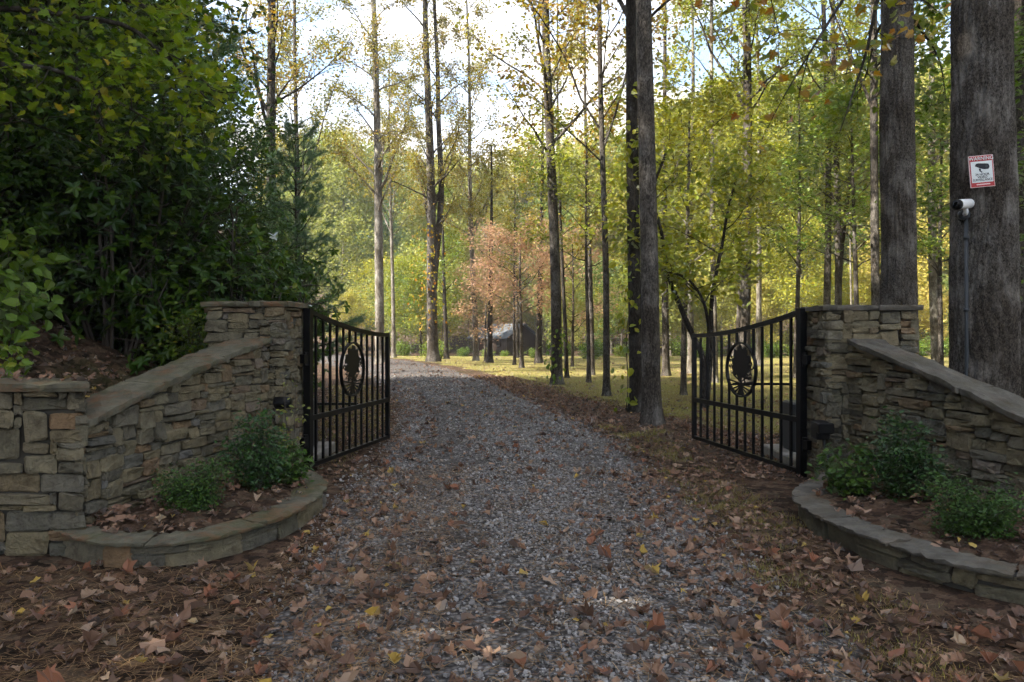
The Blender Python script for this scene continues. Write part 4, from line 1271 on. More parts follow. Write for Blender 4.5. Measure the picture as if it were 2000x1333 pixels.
for row, (y0, y1, cnt, ex) in enumerate(((60, 70, 24, 1), (76, 90, 30, 0), (98, 125, 34, 0), (135, 170, 26, 0))):
    for i in range(cnt):
        p = 520 + (2150 - 520) * (i + RF.uniform(.2, .8)) / cnt
        Y = RF.uniform(y0, y1)
        if ex and 860 < p < 1100: continue
        if not ex and y0 < 80 and 880 < p < 1080: Y += 14
        X = (p - 1000) / F * Y
        g = float(gz(X, Y)) - .3
        yt = np.interp(p, *YT) + RF.uniform(0, 110 - row * 18)
        h = CZ + (HY - yt) / F * Y - g
        if h < 5: continue
        conif = (p < 760 and RF.random() < .35) or RF.random() < .04
        if conif:
            put('pine_tree', FARPINE[0], (X, Y, g), RF.uniform(0, 6.28), h / 17, 'distant dark green pine, %s, %s' % (ROWN[row], zone(p)), 'tree', 'distant pines')
        else:
            k = int(RF.choice([1, 3, 1, 0])) if p < 860 else int(RF.integers(0, 4)); hh = [16, 17, 15, 18][k]
            sc = h / hh
            sx = min(max(sc, .62), 1.25)
            put('tree', FULL[k], (X, Y, g), RF.uniform(0, 6.28), (sx, sx, sc), '%s tree %s, %s' % (('yellow-gold', 'yellowish green', 'broad golden', 'tall pale green')[k], ROWN[row], zone(p)), 'tree', 'distant trees of the wood')
for i in range(46):
    p = 620 + (2120 - 620) * (i + RF.uniform(.1, .9)) / 46
    Y = RF.uniform(42, 56)
    if 880 < p < 1085: continue
    X = (p - 1000) / F * Y
    if X < drive_r(Y) + 1.0 and X > drive_l(Y) - 1.0: continue
    k = int(RF.integers(0, 3))
    put('tree', MIDT[k], (X, Y, float(gz(X, Y)) - .1), RF.uniform(0, 6.28), RF.uniform(.6, 1.15), 'young %s tree at the lawn edge, %s' % (('golden', 'green', 'yellow-green')[k], zone(p)), 'tree', 'young trees along the lawn edge')

for i in range(16):
    p = 760 + 560 * (i + RF.uniform(.1, .9)) / 16
    Y = RF.uniform(84, 94)
    X = (p - 1000) / F * Y
    k = int(RF.integers(0, 3))
    put('tree', MIDT[k], (X, Y, float(gz(X, Y)) - .2), RF.uniform(0, 6.28), RF.uniform(.8, 1.3), 'bushy %s tree beyond the cabin, %s' % (('golden', 'green', 'yellow-green')[k], zone(p)), 'tree', 'bushy trees beyond the cabin')

# unseen trees added beside and behind the camera to shade the foreground
for i, (x, y, k, sc, wh) in enumerate(((-4, -11, 2, 1.0, 'straight behind the camera'), (11, -14, 1, 1.0, 'far behind the camera on the open side'), (-10, -7, 3, 1.1, 'behind the camera up the bank'),
        (-8.5, .6, 0, 1.15, 'beside the camera on the bank'), (-11.5, 4.4, 2, 1.35, 'high on the bank beside the end pier'), (-12.5, -2.0, 1, 1.15, 'on the bank crest behind the camera'))):
    put('tree', FULL[k], (x, y, float(gz(x, y))), i * 1.1, sc, 'unseen leafy tree added for shade ' + wh, 'tree', 'unseen trees added to shade the foreground')
SIDE = [(14, 10), (17, 16), (21, 9), (20, 23), (25, 17), (24, 30), (29, 12), (30, 25), (33, 38), (36, 20), (40, 31), (44, 44), (27, 4), (36, 8), (52, 30), (48, 18), (58, 44), (62, 60)]
for i, (x, y) in enumerate(SIDE):
    k = i % 4
    put('tree', FULL[k], (x, y, float(gz(x, y)) - .1), i * 1.7, RF.uniform(.8, 1.1), '%s tree beyond the picture edge, %d metres past the massive trunk' % (('yellow-gold', 'yellowish green', 'broad golden', 'tall pale green')[k], round(math.hypot(x - 5.2, y - 8.2))), 'tree', 'trees of the wood beyond the picture edge')

# low green growth at the far lawn edge
LOW = arch_shrub(331, .8, .8, 'leaf_green', 1200, .10, KITE, 9, .12)
for i in range(30):
    p = 780 + (2080 - 780) * (i + RF.uniform(0, 1)) / 30
    Y = RF.uniform(38, 44)
    X = (p - 1000) / F * Y
    if X < drive_r(Y) + 1.0: continue
    put('bush', LOW, (X, Y, float(gz(X, Y))), RF.uniform(0, 6), RF.uniform(.7, 1.3) * (.5 if 880 < p < 1085 else 1), 'low green bush at the far lawn edge, ' + zone(p), 'bush', 'low bushes along the far lawn edge')

# ------------------------------------------------------------------ cabin
def cabin():
    Y = 75.0
    c = px(990, 692, Y)                      # near corner, at ground
    g = float(gz(c[0], Y))
    th = thing('cabin', 'small dark brown wooden cabin with grey metal roof among trees', 'cabin', (c[0], Y, g), math.radians(38))
    Wg, Ld, He, Hr = 3.9, 6.0, 1.9, 3.1       # gable width (x), length (-y ... +y), eave, ridge
    # local: gable face along +x at y=0, long side along +y at x=0
    V = [(0, 0, 0), (Wg, 0, 0), (Wg, Ld, 0), (0, Ld, 0), (0, 0, He), (Wg, 0, He), (Wg, Ld, He), (0, Ld, He), (Wg / 2, 0, Hr), (Wg / 2, Ld, Hr)]
    m = MB(); m.add(V, [[0, 1, 5, 4], [1, 2, 6, 5], [2, 3, 7, 6], [3, 0, 4, 7]], [[4, 5, 8], [6, 7, 9]])
    obj('wall', m.mesh('wall', M['cabin_wood']), th)
    for s, nm in ((0, 'roof_slope'), (1, 'roof_slope')):
        x0, x1 = (-.45, Wg / 2) if s == 0 else (Wg + .45, Wg / 2)
        z0 = He - .45 * (Hr - He) / (Wg / 2); m = MB()
        V = [(x0, -.5, z0 + .02), (x1, -.5, Hr + .02), (x1, Ld + .5, Hr + .02), (x0, Ld + .5, z0 + .02)]
        V += [(a, b, cc + .09) for a, b, cc in V]
        m.add(V, BOXF); obj(nm, m.mesh(nm, M['tin_roof']), th)
    for yy in (1.0, 2.9):
        wf = MB(); V, Fq = box((-.03, yy + .35, 1.2), (.06, .7, .95)); wf.add(V, Fq)
        f = obj('window', wf.mesh('window', M['cabin_wood']), th)
        V, Fq = box((-.055, yy + .35, 1.2), (.03, .56, .8)); obj('pane', make_mesh('pane', V, Fq, None, None, M['glass_dark']), f)
    V, Fq = box((Wg * .45, -.04, 1.0), (.95, .08, 1.9)); d = obj('door', make_mesh('door', V, Fq, None, None, M['cabin_wood']), th)
    V, Fq = box((Wg * .45 + .36, -.10, .95), (.05, .06, .12)); obj('handle', make_mesh('handle', V, Fq, None, None, M['tin_roof']), d)
    V, Fq = box((Wg / 2, Ld / 2, -.15), (Wg + .2, Ld + .2, .32)); obj('foundation', make_mesh('foundation', V, Fq, None, None, M['concrete']), th)
cabin()

# ================================================================== the dark bank on the left
RB = np.random.default_rng(500)
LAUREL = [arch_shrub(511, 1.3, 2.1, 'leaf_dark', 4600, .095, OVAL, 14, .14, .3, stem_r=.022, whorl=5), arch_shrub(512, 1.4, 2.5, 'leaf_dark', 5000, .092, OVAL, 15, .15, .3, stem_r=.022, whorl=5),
          arch_shrub(513, 1.2, 1.8, 'leaf_bank_shaded', 3200, .085, WIDE, 12, .14, .3, stem_r=.018)]
BANKT = [arch_full(521, 8, 1.0, 2.6, 'leaf_dark', 10500, .105, 34, .09, (0, 45), .24, 'bark_dark'), arch_full(522, 9, 1.4, 2.7, 'leaf_bank_shaded', 10500, .105, 34, .09, (0, 45), .24, 'bark_dark'), arch_full(523, 7, .8, 2.4, 'leaf_dark', 10500, .10, 34, .08, (0, 45), .22, 'bark_dark')]
WPINE = arch_pine(531, 11, .8, 3.2, 70, 46, 38, .20, .009, 'needle', 34, .10)
def bank_put(name, arch, x, y, s, label, cat, group, dz=-.05):
    put(name, arch, (x, y, float(gz(x, y)) + dz), RB.uniform(0, 6.28), s, label, cat, group)
lau = [(-3.55, 8.6, 1.05, 0), (-3.3, 9.9, .9, 1), (-4.4, 8.2, 1.15, 1), (-4.0, 10.6, 1.1, 0), (-5.1, 9.6, 1.2, 1), (-5.6, 7.9, 1.1, 0), (-5.4, 7.0, .7, 2), (-4.5, 12.4, 1.1, 1),
       (-6.3, 6.6, 1.1, 1), (-6.6, 9.0, 1.3, 0), (-7.5, 7.4, 1.2, 1), (-6.0, 11.2, 1.3, 1), (-3.25, 8.0, .55, 2), (-5.2, 5.6, .75, 2), (-7.9, 10.2, 1.3, 0), (-5.6, 13.6, 1.2, 0)]
lau += [(-3.75, 10.4, 1.0, 1), (-4.35, 11.4, 1.25, 0), (-3.6, 9.3, 1.15, 1)]
where = ['above the mossy pillar cap', 'overhanging the drive past the pillar', 'behind the mossy pillar', 'further up the drive', 'deep in the bank', 'above the leaf-covered coping', 'over the end pier', 'where the bank meets the pine',
         'high above the end pier', 'in the dark heart of the bank', 'at the picture edge up the bank', 'near the soft pine', 'close against the pillar cap', 'low behind the end pier', 'at the top of the dark bank', 'last before the drive bend', 'leaning to the drive edge', 'in front of the lowest pine', 'right of the pillar cap over the gate']
for (x, y, s, k), wh in zip(lau, where):
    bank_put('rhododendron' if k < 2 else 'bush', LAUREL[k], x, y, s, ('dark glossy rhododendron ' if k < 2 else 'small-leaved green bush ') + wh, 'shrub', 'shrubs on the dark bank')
bt = [(-5.6, 8.9, 1.0, 0), (-6.4, 7.2, .95, 2), (-7.4, 9.8, 1.15, 0), (-8.6, 7.6, 1.2, 2), (-6.9, 11.8, 1.0, 1), (-9.8, 10.2, 1.35, 0), (-9.0, 5.6, 1.3, 0), (-7.0, 5.2, 1.0, 2), (-11.5, 7.6, 1.5, 1), (-10.6, 13.2, 1.4, 0), (-12.5, 4.0, 1.6, 0), (-9.6, 2.6, 1.4, 2), (-12.8, 10.6, 1.6, 2)]
bt += [(-4.4, 10.9, .46, 0), (-5.0, 11.8, .62, 2), (-4.5, 9.4, .55, 0)]
bt += [(-7.8, 12.8, 1.4, 0), (-9.6, 15.0, 1.6, 2)]
wt = ['rising behind the mossy pillar', 'above the coping', 'in the middle of the bank', 'high at the picture edge', 'beside the soft pines', 'far up the bank', 'over the end pier', 'leaning out at the picture edge', 'on the bank top', 'above the drive bend', 'on the bank crest toward the camera', 'nearest the camera on the bank', 'at the back of the bank crest', 'small, over the gate', 'small, left of the soft pine', 'small, just over the pillar', 'behind the middle of the bank', 'tall, beside the tallest pine']
for (x, y, s, k), wh in zip(bt, wt):
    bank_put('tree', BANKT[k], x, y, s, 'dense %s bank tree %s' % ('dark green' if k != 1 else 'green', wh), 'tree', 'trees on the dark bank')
for x, y, s, wh in ((-4.5, 15.5, .52, 'right of the dark trunk above the shrubs'), (-7.6, 15.0, .95, 'left of the tall dark trunk'), (-8.8, 18.5, 1.0, 'behind the tall dark trunk'), (-6.9, 20.5, .6, 'lowest, beside the drive bend'), (-10.8, 16.0, 1.25, 'tallest, top of the bank')):
    bank_put('pine_tree', WPINE, x, y, s, 'soft blue-green white pine ' + wh, 'tree', 'white pines beyond the shrubs')
# bigger-leaved saplings at the picture edge
SAPL = arch_shrub(541, .7, 1.1, 'leaf_green', 260, .13, WIDE, 6, .10, .25, stem_r=.008, nt=4)
for x, y, s, wh in ((-4.35, 6.3, .9, 'over the pier cap'), (-4.9, 7.2, 1.0, 'half way up the litter slope'), (-5.2, 6.3, 1.1, 'at the picture edge'), (-3.95, 5.7, .5, 'just behind the pier')):
    bank_put('sapling', SAPL, x, y, s, 'yellow-green broad-leaved sapling ' + wh, 'sapling', 'saplings on the litter slope')

def branch_tree(label, base, stems, seed, leaf, n, ls, outline, r=.05, nl=9, Lb=1.0, spread=.16, bark='bark_dark', center=False, cat='tree', name='tree', up=.8, elev=(-15, 35), sparse=False):
    rng = np.random.default_rng(seed)
    base = np.asarray(base, float)
    t = thing(name, label, cat, base)
    mb = MB(); A, B = [], []
    for st in stems:
        Q = spline([np.asarray(p, float) - base for p in st], 6)
        V, Fq, F3 = tube(Q, np.linspace(r, r * .16, len(Q)), 7); mb.add(V, Fq, F3)
        K = len(Q)
        for i in range(nl):
            f = rng.uniform(.35, 1); p = Q[int(f * (K - 1))]
            v = unit(unit(Q[-1] - Q[K // 2]) * .5 + rng.normal(0, .6, 3) * np.array([1, 1, .6]))
            e = p + v * Lb * rng.uniform(.4, 1)
            V, Fq, F3 = tube(np.array([p, (p + e) / 2 + rng.normal(0, .04, 3), e - [0, 0, .05]]), [r * .2, r * .14, r * .07], 4, False); mb.add(V, Fq)
            A.append(p * .6 + e * .4); B.append(e)
            for _ in range(2):
                q = p * .45 + e * .55; v2 = unit(v + rng.normal(0, .6, 3)); e2 = q + v2 * Lb * .4
                V, Fq, F3 = tube(np.array([q, (q + e2) / 2, e2]), [r * .11, r * .08, r * .05], 3, False); mb.add(V, Fq)
                A.append(q); B.append(e2)
    obj('trunk', mb.mesh('trunk', M[bark], True), t)
    obj('crown', foliage(rng, np.array(A), np.array(B), n, ls, M[leaf], outline, spread, up, .35, center), t)
# maple leaning out of the bank at the top left corner
b0 = (-6.3, 6.6, float(gz(-6.3, 6.6)) - .1)
branch_tree('bright green maple boughs reaching out from the top of the bank', b0,
    [[b0, (-5.4, 6.7, 4.2), px(200, 40, 6.9), px(330, 120, 7.1), px(420, 210, 7.3)], [b0, (-5.6, 6.4, 3.6), px(60, 130, 6.6), px(210, 190, 6.8), px(300, 240, 6.9)],
     [b0, (-5.3, 7.0, 4.6), px(250, 0, 7.2), px(310, 80, 7.4), px(370, 175, 7.5), px(400, 220, 7.6)]], 601, 'leaf_spray', 1300, .088, MAPLE, .04, 14, .8, .14, center=True)
# branch with large autumn leaves hanging in at the top right
b1 = (px(1922, 0, 8.2)[0] - .25, 8.1, 6.2)
branch_tree('drooping bough with big orange, brown and green leaves above the gate', b1,
    [[b1, px(1760, -160, 7.6), px(1660, -20, 7.2), px(1590, 90, 7.0), px(1530, 190, 6.9)], [b1, px(1740, -60, 7.5), px(1690, 110, 7.3), px(1640, 260, 7.2)], [b1, px(1700, -150, 7.4), px(1560, -60, 7.0), px(1450, 30, 6.9)]], 602, 'leaf_bough', 230, .10, MAPLE, .03, 9, .75, .12, center=True, cat='branch', name='overhanging_bough')
b2 = (px(1754, 0, 11.5)[0] + .1, 11.6, 6.6)
branch_tree('green maple bough spreading on both sides behind the broad trunk', b2, [[b2, px(1800, 60, 12.0), px(1835, 120, 12.3), px(1850, 210, 12.5)], [b2, px(1715, 60, 12.2), px(1690, 150, 12.5), px(1660, 210, 12.6)], [b2, px(1800, 0, 12.0), px(1840, 30, 12.3)]], 603, 'leaf_green', 420, .12, MAPLE, .03, 12, .8, .14, center=True, cat='branch', name='maple_bough')

# climbers on trunks
def climber(label, pb, Y, r, y0, y1, n, leaf, seed, ls, spread):
    rng = np.random.default_rng(seed)
    base = px(pb, y1, Y)
    t = thing('climbing_vine', label, 'vine', base)
    zs = np.linspace(base[2], px(pb, y0, Y)[2], 24)
    a = np.linspace(3.4, 5.2, 24) + .3 * np.sin(np.arange(24))
    Q = np.stack([base[0] + np.cos(a) * (r + .01), Y + np.sin(a) * (r + .01), zs], -1) - base
    V, Fq, F3 = tube(Q, .010, 5)
    obj('stem', make_mesh('stem', V, Fq, F3, None, M['twig'], True), t)
    i = rng.integers(0, 23, n)
    an = rng.uniform(2.2, 5.6, n); rr = r + np.abs(rng.normal(0, spread, n)) + .02
    P = np.stack([base[0] + np.cos(an) * rr, Y + np.sin(an) * rr, zs[i] + rng.normal(0, .1, n)], -1) - base
    N = np.stack([np.cos(an), np.sin(an), np.full(n, .5)], -1) + rng.normal(0, .4, (n, 3)); D = rng.normal(0, .6, (n, 3)) - np.array([0, 0, .9])
    V, T, k = leaf_geo(P, ls * rng.uniform(.6, 1.2, n), unit(N), unit(D), WIDE, .1, .2)
    obj('leaves', make_mesh('leaves', V, None, T, np.repeat(rng.random(n), k), M[leaf]), t)
climber('bright yellow-green vine climbing the darker trunk of the pair', 1236, 13.6, .12, 150, 800, 130, 'leaf_yellow_green', 611, .15, .12)
climber('orange-yellow climber leaves on the twin-stemmed trunk', 842, 35, .26, 440, 640, 210, 'leaf_gold', 612, .14, .55)
climber('small green climber at the foot of the straight grey trunk', 1087, 20.3, .17, 640, 740, 70, 'leaf_green', 613, .12, .1)

# ================================================================== planter shrubs
NAN = arch_shrub(701, .36, .62, 'leaf_glossy', 2400, .046, OVAL, 11, .05, .08, stem_r=.006, up=.7)
BOX = arch_shrub(702, .36, .34, 'leaf_box', 5200, .026, WIDE, 20, .042, .03, stem_r=.004, up=.9)
BRI = arch_shrub(703, .22, .30, 'leaf_box', 620, .055, OVAL, 8, .03, .04, stem_r=.004, up=.8)
SPRIG = arch_shrub(704, .2, .95, 'leaf_far_green', 60, .05, OVAL, 3, .03, .3, stem_r=.004, nt=3)
zb_ = .18
put('shrub', NAN, (-2.10, 6.12, zb_), .4, (.86, .86, .95), 'dark glossy upright shrub in the mossy planter', 'shrub', 'evergreen shrubs in the planters')
put('shrub', BRI, (-1.93, 6.35, zb_), 2.0, 1.1, 'small bright green plant at the foot of the mossy pillar', 'plant', 'low green plants in the planters')
put('boxwood', BOX, (-2.33, 5.42, zb_), 1.0, (.84, .78, .84), 'low round boxwood in the mossy planter before the wing wall', 'shrub', 'boxwoods in the planters')
put('sprig', SPRIG, (-2.06, 6.9, zb_), .2, 1.0, 'thin pale sprig growing up the mossy pillar corner', 'plant')
put('shrub', NAN, (3.03, 5.75, zb_), 2.2, (.98, .95, .95), 'dark glossy wide shrub in the grey-capped planter', 'shrub', 'evergreen shrubs in the planters')
put('shrub', BRI, (2.68, 5.95, zb_ - .02), .7, 1.25, 'light green low plant at the foot of the lawn-side pillar', 'plant', 'low green plants in the planters')
put('boxwood', BOX, (2.98, 4.80, zb_ - .02), 2.6, (.98, .92, .9), 'low round boxwood at the picture edge in the grey-capped planter', 'shrub', 'boxwoods in the planters')

# ================================================================== sign and camera on the massive trunk
def sign():
    c = px(1917, 335, 7.845)
    t = thing('warning_sign', 'red and white video surveillance warning sign nailed to the massive trunk', 'sign', c)
    t.rotation_euler = (0, math.radians(-4.5), math.radians(-6))
    Wd, Ht = .245, .335
    V, Fq = box((0, 0, 0), (Wd, .008, Ht), .001)
    obj('plate', make_mesh('plate', V, Fq, None, None, M['sign_pale']), t)
    def panel(name, x0, x1, z0, z1, y, mat):
        V, Fq = box(((x0 + x1) / 2, y, (z0 + z1) / 2), (x1 - x0, .002, z1 - z0)); return obj(name, make_mesh(name, V, Fq, None, None, M[mat]), t)
    panel('red_field', -Wd / 2 + .006, Wd / 2 - .006, -Ht / 2 + .006, Ht / 2 - .006, -.0055, 'sign_red')
    panel('white_field', -Wd / 2 + .016, Wd / 2 - .016, -Ht / 2 + .05, Ht / 2 - .062, -.008, 'sign_white')
    panel('footer_line', -Wd / 2 + .06, Wd / 2 - .05, -Ht / 2 + .024, -Ht / 2 + .034, -.0078, 'sign_pale')
    def text(s, z, size, mat, wide=1.0):
        cu = bpy.data.curves.new('lettering', 'FONT'); cu.body = s; cu.size = size; cu.align_x = 'CENTER'; cu.align_y = 'CENTER'; cu.extrude = .0006; cu.offset = size * .012
        cu.materials.append(M[mat])
        tmp = bpy.data.objects.new('tmp', cu); me = bpy.data.meshes.new_from_object(tmp); bpy.data.objects.remove(tmp)
        o = obj('lettering', me, t)
        o.location = (0, -.0105, z); o.rotation_euler = (math.pi / 2, 0, 0); o.scale = (wide, 1, 1)
    text('WARNING', Ht / 2 - .034, .052, 'sign_white', .98)
    text('24 HOUR', -.035, .034, 'sign_black', 1.0)
    text('VIDEO', -.063, .034, 'sign_black', 1.0)
    text('SURVEILLANCE', -.092, .034, 'sign_black', .86)
    def plate(name, poly, y, mat):
        poly = np.asarray(poly, float); n = len(poly)
        V = [(p[0], y, p[1]) for p in poly] + [(p[0], y + .001, p[1]) for p in poly]
        cc = poly.mean(0); V += [(cc[0], y, cc[1])]
        obj(name, make_mesh(name, V, [[i, (i + 1) % n, n + (i + 1) % n, n + i] for i in range(n)], [[i, (i + 1) % n, 2 * n] for i in range(n)], None, M[mat]), t)
    an = np.linspace(-1.2, 1.4, 9)
    body = [(-.068, .058), (-.055, .082), (-.03, .085)] + [(.055 + .022 * math.cos(a), .046 + .030 * math.sin(a)) for a in an[::-1]] + [(.02, .018), (-.02, .032)]
    plate('camera_symbol', body, -.0105, 'sign_black')
    plate('symbol_bracket', [(-.03, .03), (-.008, .025), (-.012, .006), (.008, -.012), (-.004, -.016), (-.026, .002)], -.0102, 'sign_black')
    plate('symbol_lens', [(.05 + .014 * math.cos(a), .047 + .017 * math.sin(a)) for a in np.linspace(0, 6.28, 14)[:-1]], -.012, 'pvc_grey')
sign()

def bullet_camera():
    c = px(1882, 399, 7.92)
    t = thing('security_camera', 'white bullet security camera mounted on the massive trunk', 'camera', c)
    d = unit(np.array([-.86, -.50, -.14])); 
    q = lambda a: d * a
    prof = [(-.13, .034), (-.12, .050), (.075, .054), (.105, .054)]
    V, Fq, F3 = tube([q(a) for a, _ in prof], [r for _, r in prof], 20)
    obj('body', make_mesh('body', V, Fq, F3, None, M['white_paint'], True), t)
    V, Fq, F3 = tube([q(.1055), q(.125), q(.142)], [.055, .056, .052], 20)
    h = obj('front_ring', make_mesh('front_ring', V, Fq, F3, None, M['black_plastic'], True), t)
    V, Fq, F3 = tube([q(.1425), q(.147)], [.039, .031], 16)
    obj('lens', make_mesh('lens', V, Fq, F3, None, M['lens'], True), h)
    V, Fq, F3 = tube(spline([(.04, .03, -.04), (.06, .06, -.085), (.075, .13, -.095)], 4), .024, 10)
    obj('bracket', make_mesh('bracket', V, Fq, F3, None, M['white_paint'], True), t)
    V, Fq, F3 = tube([(.07, .09, -.095), (.085, .16, -.095)], .055, 14)
    obj('mount', make_mesh('mount', V, Fq, F3, None, M['pvc_grey'], True), t)
    z1 = px(0, 414, 7.8)[2]
    t2 = thing('conduit', 'grey plastic conduit running down the massive trunk below the camera', 'conduit', (4.925, 8.02, 0))
    V, Fq, F3 = tube([(0, 0.02, -.1), (0, .02, .6), (0.005, .028, 1.5), (.0, .03, z1)], .021, 10)
    obj('pipe', make_mesh('pipe', V, Fq, F3, None, M['pvc_grey'], True), t2)
    for z in (.9, 1.72, 2.5):
        V, Fq, F3 = tube([(0, .025, z - .018), (0, .025, z + .018)], .029, 10)
        obj('clamp', make_mesh('clamp', V, Fq, F3, None, M['pvc_grey'], True), t2)
bullet_camera()

# ================================================================== what lies on the ground
RG = np.random.default_rng(800)
def surf_z(x, y):
    l, r = drive_l(y), drive_r(y)
    on = (x > l - .05) & (x < r + .05)
    return np.where(on, drive_z(x, y), gz(x, y) + .004)

# gravel stones on the near drive
def gravel():
    n = 124000
    y = 2.2 + 22.5 * RG.random(n) ** 2.1
    l, r = drive_l(y) - .25, drive_r(y) + .25
    s = RG.random(n); x = l + (r - l) * s
    # patches: bare dirt along the worn tracks, thicker gravel elsewhere
    dens = .58 + .32 * np.sin(x * 2.3 + .6 * np.sin(y * .9)) + .25 * np.sin(y * 1.3 + x * .7) + .2 * np.sin(x * 5.1 - y * 2.2)
    sc_ = (s - .5) * 2
    dens = dens * (1 - .72 * np.exp(-((np.abs(sc_) - .46) / .16) ** 2)) + .15
    edge = np.minimum(s, 1 - s) * 6
    keep = RG.random(n) < np.clip(dens, .18, 1) * np.clip(edge, .08, 1) * np.interp(y, [10, 24], [1, .04])
    x, y = x[keep], y[keep]; n = len(x)
    base = np.array([[-1, -1, -1], [1, -1, -1], [1, 1, -1], [-1, 1, -1], [-1, -1, 1], [1, -1, 1], [1, 1, 1], [-1, 1, 1]], float)
    sz = .0046 * np.exp(RG.normal(0, .42, n)) * np.interp(y, [2.7, 6, 12, 18, 25], [1, 1.12, 1.5, 2.0, 2.6])
    sz = np.clip(sz, .003, np.interp(y, [3, 12, 25], [.011, .016, .024]))
    B = base[None] * RG.uniform(.55, 1.15, (n, 8, 3)) * (sz[:, None, None] * RG.uniform(.7, 1.35, (n, 1, 3)) * np.array([1.15, 1, .72]))
    a = RG.uniform(0, 6.28, n); ca, sa = np.cos(a)[:, None], np.sin(a)[:, None]
    tx = RG.normal(0, .35, n)[:, None]
    Xr = B[:, :, 0] * ca - B[:, :, 1] * sa; Yr = B[:, :, 0] * sa + B[:, :, 1] * ca; Zr = B[:, :, 2] + tx * B[:, :, 0]
    z = surf_z(x, y) + sz * .35
    V = np.stack([x[:, None] + Xr, y[:, None] + Yr, z[:, None] + Zr], -1).reshape(-1, 3)
    Fq = (np.arange(n)[:, None, None] * 8 + BOXF[None]).reshape(-1, 4)
    o = obj('gravel', make_mesh('gravel', V, Fq, None, np.repeat(RG.random(n), 6), M['pebble']))
    tag(o, 'loose grey crushed gravel scattered over the drive', 'gravel', None, 'stuff')
gravel()

def litter_points():
    X, Y, Z = [], [], []
    def add(x, y, z=None):
        X.append(x); Y.append(y); Z.append(surf_z(x, y) if z is None else z)
    def zone_(n, fx0, fx1, y0, y1, pw=1.0):
        y = y0 + (y1 - y0) * RG.random(n) ** pw
        a, b = fx0(y), fx1(y)
        x = a + (b - a) * RG.random(n)
        return x, y
    # left foreground
    x, y = zone_(1700, lambda y: -3.9 + 0 * y, lambda y: drive_l(y) + .55, 2.7, 7.2, 1.1)
    ok = ~((x < -1.55) & (y > 4.68)); add(x[ok], y[ok])
    # beyond the left gate
    x, y = zone_(1500, lambda y: drive_l(y) - 2.2, lambda y: drive_l(y) + .5, 7.2, 19, 1.3); add(x, y)
    # right verge
    x, y = zone_(1600, lambda y: drive_r(y) - .5, lambda y: drive_r(y) + 1.3, 2.7, 7.6, 1.1)
    ok = ~((x > 2.2) & (y > 3.9)); add(x[ok], y[ok])
    x, y = zone_(4200, lambda y: drive_r(y) - .15, lambda y: drive_r(y) + verge(y) + .35, 7.4, 24, 1.2); add(x, y)
    x, y = zone_(1300, lambda y: 2.6 + 0 * y, lambda y: 6 + 0 * y, 7.8, 16); ok = (x > 3.1) | (y > 8); add(x[ok], y[ok])
    # on the gravel
    x, y = zone_(3300, drive_l, drive_r, 2.7, 36, 1.8); add(x, y)
    # lawn
    x, y = zone_(2200, lambda y: drive_r(y) + verge(y), lambda y: 12 + 0 * y, 11, 38, 1.0); add(x, y, np.full(len(x), .02))
    # bank
    x, y = zone_(3600, lambda y: toe(y) - 4.0, lambda y: toe(y) - .05, 5.6, 15, 1.2); add(x, y)
    # planter beds, coping and caps
    for rim, inn in BEDS:
        k = RG.integers(0, 50, 330); f = RG.random(330)[:, None]
        p = rim[k] * (1 - f) + inn[k] * f
        add(p[:, 0], p[:, 1], .165 + .07 * np.sin(f[:, 0] * 2.2))
    x = RG.uniform(-4.1, -2.85, 60); y = RG.uniform(4.95, 5.36, 60); add(x, y, np.full(60, 1.158))
    return np.concatenate(X), np.concatenate(Y), np.concatenate(Z)

def litter():
    x, y, z = litter_points()
    q = RG.permutation(len(x)); x, y, z = x[q], y[q], z[q]
    n = len(x)
    N = RG.normal(0, .33, (n, 3)); N[:, 2] = 1
    D = RG.normal(0, 1, (n, 3)); D[:, 2] = 0
    sz = np.clip(.049 * np.exp(RG.normal(0, .33, n)), .024, .11)
    P = np.stack([x, y, z + .008 + np.abs(RG.normal(0, .008, n))], -1)
    h = n // 2
    fo, cu = RG.uniform(-.1, .6, n), RG.uniform(-1.0, 1.1, n)
    V, T, k = leaf_geo(P[:h], sz[:h], unit(N[:h]), unit(D[:h]), MAPLE, fo[:h], cu[:h], True)
    V2, T2, k2 = leaf_geo(P[h:], sz[h:] * .95, unit(N[h:]), unit(D[h:]), WIDE, fo[h:], cu[h:], True)
    r = np.clip(RG.beta(1.6, 1.8, n), 0, 1); r[RG.random(n) < .025] = 1
    V = V + RG.normal(0, 1, V.shape) * np.repeat(sz[:h], len(MAPLE) + 1)[:, None] * .075; V2 = V2 + RG.normal(0, 1, V2.shape) * np.repeat(sz[h:], len(WIDE) + 1)[:, None] * .075
    pm = RG.permutation(n); r = r[pm]
    o = obj('leaf_litter', make_mesh('leaf_litter', np.concatenate([V, V2]), None, np.concatenate([T, T2 + len(V)]), np.concatenate([np.repeat(r[:h], k), np.repeat(r[h:], k2)]), M['dead_leaf']))
    tag(o, 'brown fallen leaves lying over verges, drive and lawn', 'fallen leaves', None, 'stuff')
litter()

